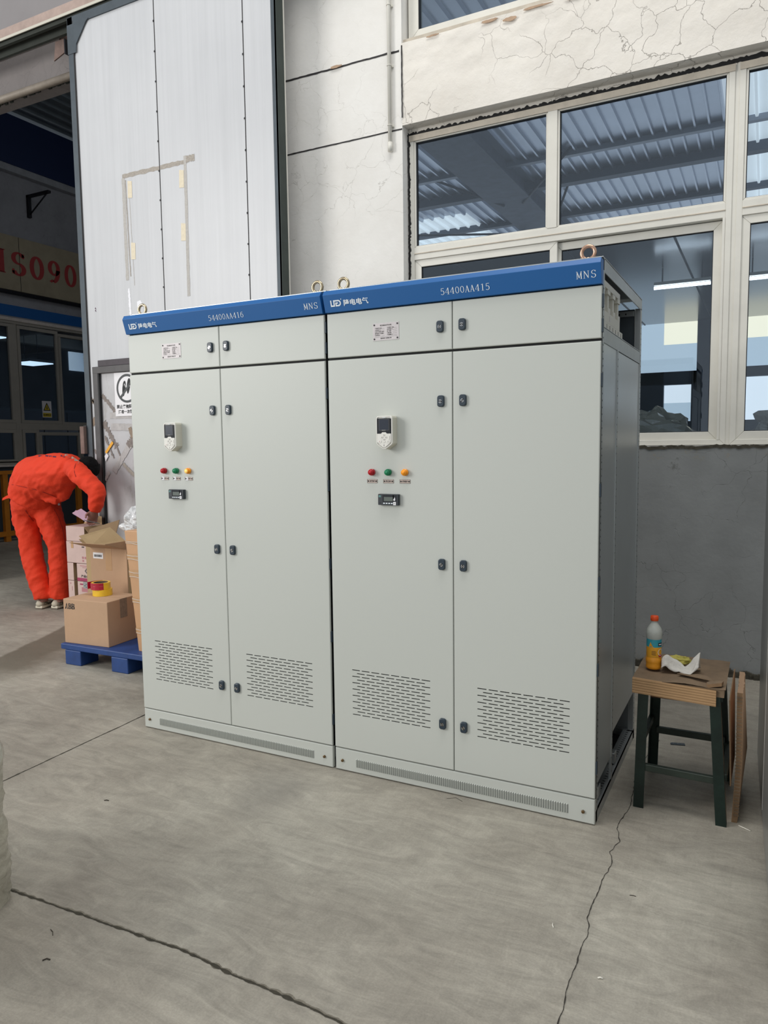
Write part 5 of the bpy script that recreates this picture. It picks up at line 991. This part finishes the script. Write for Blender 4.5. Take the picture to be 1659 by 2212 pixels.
# tall taped carton beside the cabinet
r = empty('carton', (-1.965, .715, .145)); b = MB(); W_, D_, H_ = .42, .40, .815; lean = -.085
def LB(b, x0, x1, y0, y1, z0, z1, m):
    vs = [(x + lean * z / H_, y, z) for x in (x0, x1) for y in (y0, y1) for z in (z0, z1)]; b.add(vs, [(0, 1, 3, 2), (4, 6, 7, 5), (0, 4, 5, 1), (2, 3, 7, 6), (0, 2, 6, 4), (1, 5, 7, 3)], m)
LB(b, 0, W_, 0, D_, 0, H_, 'cardboard_taped'); b.build('box_body', r, .004, 2)
for (z, h, t) in ((.62, .04, .0), (.50, .05, .02), (.33, .035, -.02), (.12, .04, .01), (.73, .02, -.03)):
    b = MB(); b.add([(lean * z / H_ - .001, -.0015, z), (W_ + lean * z / H_, -.0015, z + t), (W_ + lean * (z + h) / H_, -.0015, z + h + t), (lean * (z + h) / H_ - .001, -.0015, z + h)], [(0, 1, 2, 3)], 'tape_clear')
    for q in range(2):
        zz = z + h * (.15 + .6 * q); b.tube([(lean * zz / H_, -.002, zz), (.05 + lean * zz / H_, -.003, zz - .004 * q), (.16, -.002, zz - .02 + .02 * q)], .0009, 'letter_white', 5)
    b.build('packing_tape', r)
tag(r, 'tall brown carton strapped with clear tape next to the left cabinet', 'cardboard box')
o = bx('grey_clamp', -.05, .10, -.03, .03, 0, .035, 'steel_dark', None, .004); o.location = (-1.93, .86, .962); tag(o, 'small grey metal fitting lying on top of the taped carton', 'metal part')
# pink cartons
def pinkcarton(x0, x1, z0, z1, lab, y0=1.66, y1=1.87, kind=0):
    r = empty('carton', (x0, y0, z0)); W_, D_, H_ = x1 - x0, y1 - y0, z1 - z0; b = MB(); b.box(0, W_, 0, D_, 0, H_, 'pinkbox'); b.box(W_, W_ + .001, 0.001, D_ - .001, .001, H_ - .001, 'pinkbox_side'); b.build('box_body', r, .003, 2); b = MB(); f = lambda u, v, w_: (u, -.0006 - w_, v)
    def q4(a, c_, d_, e, m='pink_line'): b.add([f(a, d_, .0006), f(c_, d_, .0006), f(c_, e, .0006), f(a, e, .0006)], [(0, 1, 2, 3)], m)
    if kind == 1:
        q4(0, W_, 0, .028, 'magenta'); q4(.04, W_ - .02, H_ - .022, H_ - .016); q4(.07, W_ - .05, H_ - .035, H_ - .031)
        for s_ in (1, .55): 
            c0 = (W_ * .52, H_ * .60); R = .024 * s_
            for t in range(4):
                a, c_ = t * PI / 2, (t + 1) * PI / 2; p = [(c0[0] + k_ * math.cos(q), c0[1] + k_ * math.sin(q)) for k_, q in ((R, a), (R * .7, a), (R * .7, c_), (R, c_))]; b.add([f(u, v, .0006) for u, v in p], [(0, 1, 2, 3)], 'sign_grey')
        cjk(b, '产品合格', f, 'ink_dark', .05, .036, .024, 1.3, .0006, .0008)
    elif kind == 2:
        q4(W_ - .08, W_ - .05, H_ - .05, H_ - .04, 'ink_dark'); q4(W_ - .08, W_ - .06, .04, .06); q4(W_ - .05, W_ - .03, .04, .06); q4(W_ - .08, W_ - .06, .015, .03); q4(.06, .09, H_ - .06, H_, 'tape_clear'); q4(W_ - .08, W_ - .078, .04, .06, 'ink_dark')
    elif kind == 3: q4(.03, W_ - .04, H_ - .03, H_ - .018, 'magenta'); q4(.05, W_ - .03, H_ - .09, H_ - .05)
    b.build('print', r); tag(r, lab, 'cardboard box'); return r
pinkcarton(-3.775, -3.70, .175, .335, 'dim pink carton beside the worker\'s leg in the lowest visible row', kind=3); pinkcarton(-3.655, -3.42, .175, .335, 'pink carton right under the magenta striped one', kind=3)
pinkcarton(-3.775, -3.70, .340, .495, 'narrow pink carton face between the worker\'s leg and the magenta striped carton'); pinkcarton(-3.655, -3.42, .340, .495, 'pink carton with magenta stripe and grey diamond emblem', kind=1)
pinkcarton(-3.775, -3.50, .500, .69, 'pinkish carton with handling symbols in the third row up', kind=2); pinkcarton(-3.775, -3.40, 0, .170, 'pink carton resting on the floor under the stack')
r = pinkcarton(-3.77, -3.54, .694, .825, 'open pink carton with raised flaps on top of the stack')
flap('box_flap', [(0, .20, .131), (.23, .20, .131), (.20, .23, .20), (.03, .23, .21)]); flap('box_flap', [(.23, 0, .131), (.23, .20, .131), (.28, .19, .07), (.28, .01, .07)])
b = MB(); b.add([(-3.68, 1.66, .945), (-3.565, 1.66, .985), (-3.44, 1.69, .905), (-3.55, 1.69, .865)], [(0, 1, 2, 3)], 'pink_sheet'); b.add([(-3.75, 1.72, .93), (-3.68, 1.70, .965), (-3.55, 1.76, .90), (-3.64, 1.78, .85)], [(0, 1, 2, 3)], 'pink_sheet'); o = b.build('paper_sheets'); s_ = o.modifiers.new('s', 'SOLIDIFY'); s_.thickness = .002; tag(o, 'loose pink paper sheets sticking out of the open pink carton', 'paper')
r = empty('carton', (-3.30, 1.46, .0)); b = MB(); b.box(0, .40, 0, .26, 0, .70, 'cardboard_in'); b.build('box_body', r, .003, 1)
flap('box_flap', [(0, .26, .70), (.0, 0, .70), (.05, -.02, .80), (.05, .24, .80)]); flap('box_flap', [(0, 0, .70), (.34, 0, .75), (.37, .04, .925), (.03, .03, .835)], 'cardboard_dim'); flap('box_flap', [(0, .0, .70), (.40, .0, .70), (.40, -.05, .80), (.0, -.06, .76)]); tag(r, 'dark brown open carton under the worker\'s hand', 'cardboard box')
# ================================================================== THE WORKER
def at(px, py, y):
    """point of the scene at depth y that the photo shows at pixel px, py"""
    d = fw + r3 * ((px - 829.5) / F) + u3 * ((1106 - py) / F); c0 = Vector((1.7529, -2.8564, 1.515)); return c0 + d * ((y - c0.y) / d.y)
def fused(name, b, m, parent, voxel=.011, smooth=4, wrinkle=None):
    o = b.build(name); o.data.materials.clear(); o.data.materials.append(MATS[m])
    q = o.modifiers.new('r', 'REMESH'); q.mode = 'VOXEL'; q.voxel_size = voxel
    q = o.modifiers.new('s', 'SMOOTH'); q.iterations = smooth; q.factor = .6
    bpy.context.view_layer.update(); me = bpy.data.meshes.new_from_object(o.evaluated_get(bpy.context.evaluated_depsgraph_get()))
    me.materials.clear(); me.materials.append(MATS[m])
    for p in me.polygons: p.material_index = 0; p.use_smooth = True
    if wrinkle:
        nr = [v.normal.copy() for v in me.vertices]
        for v, nn in zip(me.vertices, nr): v.co += nn * wrinkle(v.co)
    old = o.data; o.modifiers.clear(); o.data = me; bpy.data.meshes.remove(old)
    if parent: o.parent = parent
    return o
PX = 7.0 / F
def tb(b, L, seg=20, m='skin'):   # chain of (px, py, y, radius in px)
    b.tube([at(a, c_, y) for a, c_, y, _ in L], [q * PX for *_, q in L], m, seg)
def ball(b, c, R, m='skin', n=16):
    c = Vector(c); R = R if hasattr(R, '__len__') else (R, R, R)
    b.lathe([(math.sin(PI * i / n) * 1.0, -math.cos(PI * i / n)) for i in range(n + 1)], (0, 0, 0), m, 20)
    k_ = (n + 1) * 20
    for i in range(len(b.v) - k_, len(b.v)): x, y, z = b.v[i]; b.v[i] = (c.x + x * R[0], c.y + y * R[1], c.z + z * R[2])
legL = [(55, 1072, 1.80, 24), (53, 1092, 1.80, 27), (55, 1120, 1.80, 27.5), (64, 1160, 1.80, 24), (67, 1186, 1.80, 22.5), (74, 1220, 1.80, 22.5), (84, 1256, 1.80, 21.5), (92, 1284, 1.80, 18.5), (93, 1293, 1.80, 18)]
legR = [(98, 1072, 1.86, 28), (99, 1094, 1.87, 31), (110, 1125, 1.87, 28), (121, 1160, 1.87, 24.5), (126, 1186, 1.87, 23), (130, 1220, 1.87, 22.5), (130, 1256, 1.87, 22), (131, 1284, 1.87, 20.5), (131, 1292, 1.87, 20)]
torso = [(73, 1073, 1.82, 52.5), (77, 1056, 1.81, 52.5), (84, 1036, 1.79, 52.5), (103, 1028, 1.75, 47), (127, 1021, 1.72, 41), (148, 1012, 1.70, 31), (164, 1008, 1.70, 22)]
armN = [(156, 1009, 1.62, 18), (165, 1016, 1.58, 20), (181, 1034, 1.56, 18.5), (197, 1048, 1.56, 17.5), (208, 1058, 1.56, 16.5), (210, 1070, 1.56, 15.5), (208, 1085, 1.56, 14.5), (205, 1098, 1.56, 12.5), (204, 1103, 1.56, 11.5)]
armF = [(156, 1012, 1.80, 18), (170, 1022, 1.80, 17), (190, 1038, 1.79, 15), (204, 1056, 1.78, 14), (206, 1074, 1.77, 13), (205, 1090, 1.76, 12), (204, 1102, 1.76, 11)]
thin = lambda L, k_: [(a, c_, y, q * k_) for a, c_, y, q in L]
b = MB()
tb(b, thin(legL, .72)); tb(b, thin(legR, .72)); tb(b, thin(torso, .80)); tb(b, thin(armN, .72)); tb(b, thin(armF, .7))
tb(b, [(93, 1288, 1.80, 9), (95, 1300, 1.80, 9)]); tb(b, [(131, 1288, 1.87, 9), (133, 1300, 1.87, 9)])
tb(b, [(150, 1010, 1.70, 18), (168, 1008, 1.70, 14), (180, 1010, 1.70, 13)])
H = at(188, 1012, 1.70); ball(b, H, (.082, .080, .088)); ball(b, H + Vector((-.035, -.0, -.055)), (.055, .058, .060)); ball(b, H + Vector((-.055, 0, -.095)), (.030, .034, .026))   # skull, face, chin
ball(b, H + Vector((.006, 0, -.105)), (.014, .014, .018)); ball(b, H + Vector((-.022, 0, -.108)), (.016, .024, .010)); ball(b, H + Vector((.03, -.028, -.07)), (.016, .016, .014)); ball(b, H + Vector((.03, .028, -.07)), (.016, .016, .014))
for s_ in (-1, 1): ball(b, H + Vector((-.022, s_ * .080, -.020)), (.018, .010, .028))
def hand(w_, dirs, y):
    P = at(*w_); d = (at(dirs[0], dirs[1], y) - P).normalized(); side = (d.cross(Vector((-.77, .63, 0)))).normalized(); nrm = d.cross(side).normalized()
    palm = P + d * .055; b.tube([P - d * .03, P, P + d * .03, palm, P + d * .085], [(.026, .032), (.024, .030), (.020, .038), (.019, .042), (.015, .038)], 'skin', 16, up=nrm)
    for i, (ln, off) in enumerate(((.036, -.030), (.040, -.010), (.038, .010), (.030, .029))):
        a0 = P + d * (.082 - .004 * abs(i - 1.3)) + side * off; a1 = a0 + d * ln * .9 + nrm * .006; a2 = a1 + (d * .35 + nrm * .93) * ln * .75; a3 = a2 + (-d * .45 + nrm * .85) * ln * .5
        b.tube([a0 - d * .02, a0, a1, a2, a3], [.010, .0098, .0092, .0085, .0070], 'skin', 10)
    t0 = P + d * .030 - side * .034; t1 = t0 + (d * .6 - side * .55 + nrm * .5).normalized() * .036; t2 = t1 + (d * .75 + nrm * .65 + side * .15).normalized() * .030; b.tube([t0 + side * .012, t0, t1, t2], [.013, .0125, .0108, .0085], 'skin', 10)
    return P, d, side, nrm
HP = hand((204, 1102, 1.56), (196, 1130), 1.56); hand((204, 1101, 1.76), (200, 1130), 1.76)
body = fused('person', b, 'skin', None, .0062, 3)
def wr(seed, amp):
    def f_(c_):
        n1 = noise.noise(Vector((c_.x * 6 + c_.z * 3, c_.y * 6 + c_.z * 2, c_.z * 7 - c_.x * 6)) + Vector((seed, 0, 0))); n2 = noise.noise(Vector((c_.x * 17, c_.y * 15 + seed, c_.z * 34 - c_.x * 16))); return amp * ((.5 - abs(n1) * 2.2) * 1.1 + n2 * .6)
    return f_
b = MB(); tb(b, legL); tb(b, legR); tb(b, [(70, 1060, 1.82, 42), (73, 1078, 1.82, 46), (76, 1092, 1.83, 46), (80, 1104, 1.835, 38), (83, 1118, 1.835, 20)]); ball(b, at(52, 1098, 1.78), (.10, .10, .10)); ball(b, at(92, 1092, 1.83), (.115, .115, .115))
fused('trousers', b, 'overall_orange', body, .012, 3, wr(3, .008))
b = MB(); tb(b, torso); tb(b, armN); tb(b, armF); tb(b, [(140, 1030, 1.74, 27), (142, 1050, 1.76, 20), (138, 1068, 1.78, 13), (133, 1080, 1.79, 8)]); tb(b, [(26, 1058, 1.80, 5), (50, 1062, 1.74, 7), (90, 1074, 1.70, 7), (125, 1084, 1.74, 7)])
tb(b, [(118, 1072, 1.76, 16), (128, 1078, 1.76, 9)])
fused('jacket', b, 'overall_orange', body, .012, 3, wr(8, .010))
b = MB(); ball(b, H + Vector((.012, 0, .016)), (.094, .091, .092), 'hair_black'); ball(b, H + Vector((.045, 0, -.012)), (.066, .078, .070), 'hair_black'); ball(b, H + Vector((-.03, 0, .02)), (.075, .080, .070), 'hair_black')
def cut(c_): return .004 * noise.noise(c_ * 60) + .004 * noise.noise(c_ * 25)
fused('hair', b, 'hair_black', body, .007, 1, cut)
def surf(name, pts, m, th=.004):
    b = MB(); n = len(pts) // 2; P = [Vector(p) for p in pts]; b.add(P, [(i, i + 1, n + i + 1, n + i) for i in range(n - 1)], m); o = b.build(name, body); s_ = o.modifiers.new('s', 'SOLIDIFY'); s_.thickness = th; s_.offset = 0; return o
JK = [c for c in body.children if c.name.startswith('jacket')][0]; TR = [c for c in body.children if c.name.startswith('trousers')][0]
def onto(px, py, tgt, lift=.004):
    bpy.context.view_layer.update(); o0 = Vector((1.7529, -2.8564, 1.515)); d = (at(px, py, 1.8) - o0).normalized(); ok, loc, nn, _ = tgt.ray_cast(o0, d); return (loc - d * lift) if ok else at(px, py, 1.66)
def decal(name, A, B, m, tgt): surf(name, [onto(x, y, tgt) for x, y in A] + [onto(x, y, tgt) for x, y in B], m, .002)
decal('reflective_stripe', [(141, 981), (148, 982.5), (156, 986), (163, 990.5), (172, 997)], [(139, 984), (146, 986), (154, 990), (161, 995), (169, 1001)], 'reflective', JK)
for x0, x1, yy_ in ((83, 91, 983.5), (98, 104, 983), (106, 112, 984), (114, 121, 985), (131, 134, 983), (136, 140, 985)): decal('back_print', [(x0, yy_), (x1, yy_ + .5)], [(x0, yy_ + 2.4), (x1, yy_ + 3)], 'navy_print', JK)
decal('care_tag', [(123, 1084), (128, 1087)], [(126, 1092), (130, 1091)], 'paper_white', TR)
surf('belt_tab', [at(24, 1067, 1.78), at(14, 1071, 1.78), at(6, 1076, 1.78), at(24, 1075, 1.78), at(15, 1077, 1.78), at(5, 1081, 1.78)], 'overall_orange', .004)
def seamline(name, P, w_, m, tgt):
    A = [(x, y) for x, y in P]; decal(name, A, [(x + w_ * .4, y + w_) for x, y in P], m, tgt)
seamline('hem_seam', [(25, 1046), (40, 1049), (58, 1053), (76, 1057), (94, 1063), (110, 1069), (122, 1074)], 1.2, 'overall_seam', JK)
decal('seat_seam', [(50, 1084), (51, 1092), (55, 1104), (62, 1115), (72, 1126)], [(51.4, 1084), (52.4, 1092), (56.6, 1103), (63.4, 1114), (73.4, 1125)], 'overall_seam', TR)
decal('side_seam', [(116, 1100), (126, 1118), (134, 1140), (140, 1170), (143, 1200)], [(117.2, 1100), (127.2, 1118), (135.2, 1140), (141.2, 1170), (144.2, 1200)], 'overall_seam', TR)
decal('armhole_seam', [(163, 1001), (160, 1010), (160, 1020), (163, 1030)], [(164.2, 1001), (161.2, 1010), (161.2, 1020), (164.2, 1030)], 'overall_seam', JK)
def shoe(px, py, y, ang):
    o0 = at(px, py, y); o0.z = 0; b = MB(); ca, sa = math.cos(ang), math.sin(ang); T3 = lambda u, v, z: (o0.x + u * ca - v * sa, o0.y + u * sa + v * ca, z)
    secs = [(-.03, .030, .075, .012), (-.005, .038, .088, .010), (.04, .040, .090, .012), (.09, .040, .075, .015), (.14, .045, .060, .018), (.19, .047, .050, .02), (.235, .038, .042, .022), (.255, .018, .03, .022)]
    N_ = 16
    def ring(u, w_, h, base, k_): return [T3(u, w_ * math.cos(2 * PI * j / N_) * (1 if abs(math.cos(2 * PI * j / N_)) < .9 else .98), base + (h - base) * (.5 + .5 * math.sin(2 * PI * j / N_))) for j in range(N_)]
    for m_, z0, hs, gr in (('shoe_cream', .022, 1, 1.0),):
        R = [ring(u, w_ * gr, h, .024, 1) for u, w_, h, q in secs]; b.add([p for r_ in R for p in r_], [(i * N_ + j, i * N_ + (j + 1) % N_, (i + 1) * N_ + (j + 1) % N_, (i + 1) * N_ + j) for i in range(len(R) - 1) for j in range(N_)] + [tuple(range(N_))[::-1], tuple((len(R) - 1) * N_ + j for j in range(N_))], m_, True)
    o1 = b.build('shoe', body)
    b = MB(); out = [(u, w_ * 1.12) for u, w_, h, q in secs] + [(u, -w_ * 1.12) for u, w_, h, q in secs[::-1]]; b.prism([(u - .004 if u < 0 else u + .004 * (u > .2), v) for u, v in out], lambda u, v, w_: T3(u, v, .0 + w_), .012, 'shoe_dark'); b.prism(out, lambda u, v, w_: T3(u, v, .012 + w_), .020, 'shoe_sole'); b.build('sole', o1, .003, 1)
    b = MB()
    for (u0, u1, h0, h1) in ((-.02, .06, .038, .070), (.03, .12, .050, .040), (.08, .17, .035, .055)): b.tube([T3(u0, -.043, h0), T3((u0 + u1) / 2, -.046, h1), T3(u1, -.046, h0 - .004)], .004, 'shoe_dark', 6)
    b.build('shoe_stripe', o1)
shoe(88, 1312, 1.78, 1.9); shoe(122, 1313, 1.84, 1.8)
tag(body, 'person in orange work overalls bending forward over the cartons, writing', 'person')
P, d_, sd, nm = HP; c0 = P + d_ * .102 + nm * .020; b = MB(); b.tube([c0 - sd * .062, c0 - sd * .03, c0 + sd * .05, c0 + sd * .066, c0 + sd * .074], [.0038, .0042, .0042, .003, .0008], 'pen_grey', 10); o = b.build('marker_pen'); tag(o, 'grey pen held in the bending worker\'s right hand', 'pen')
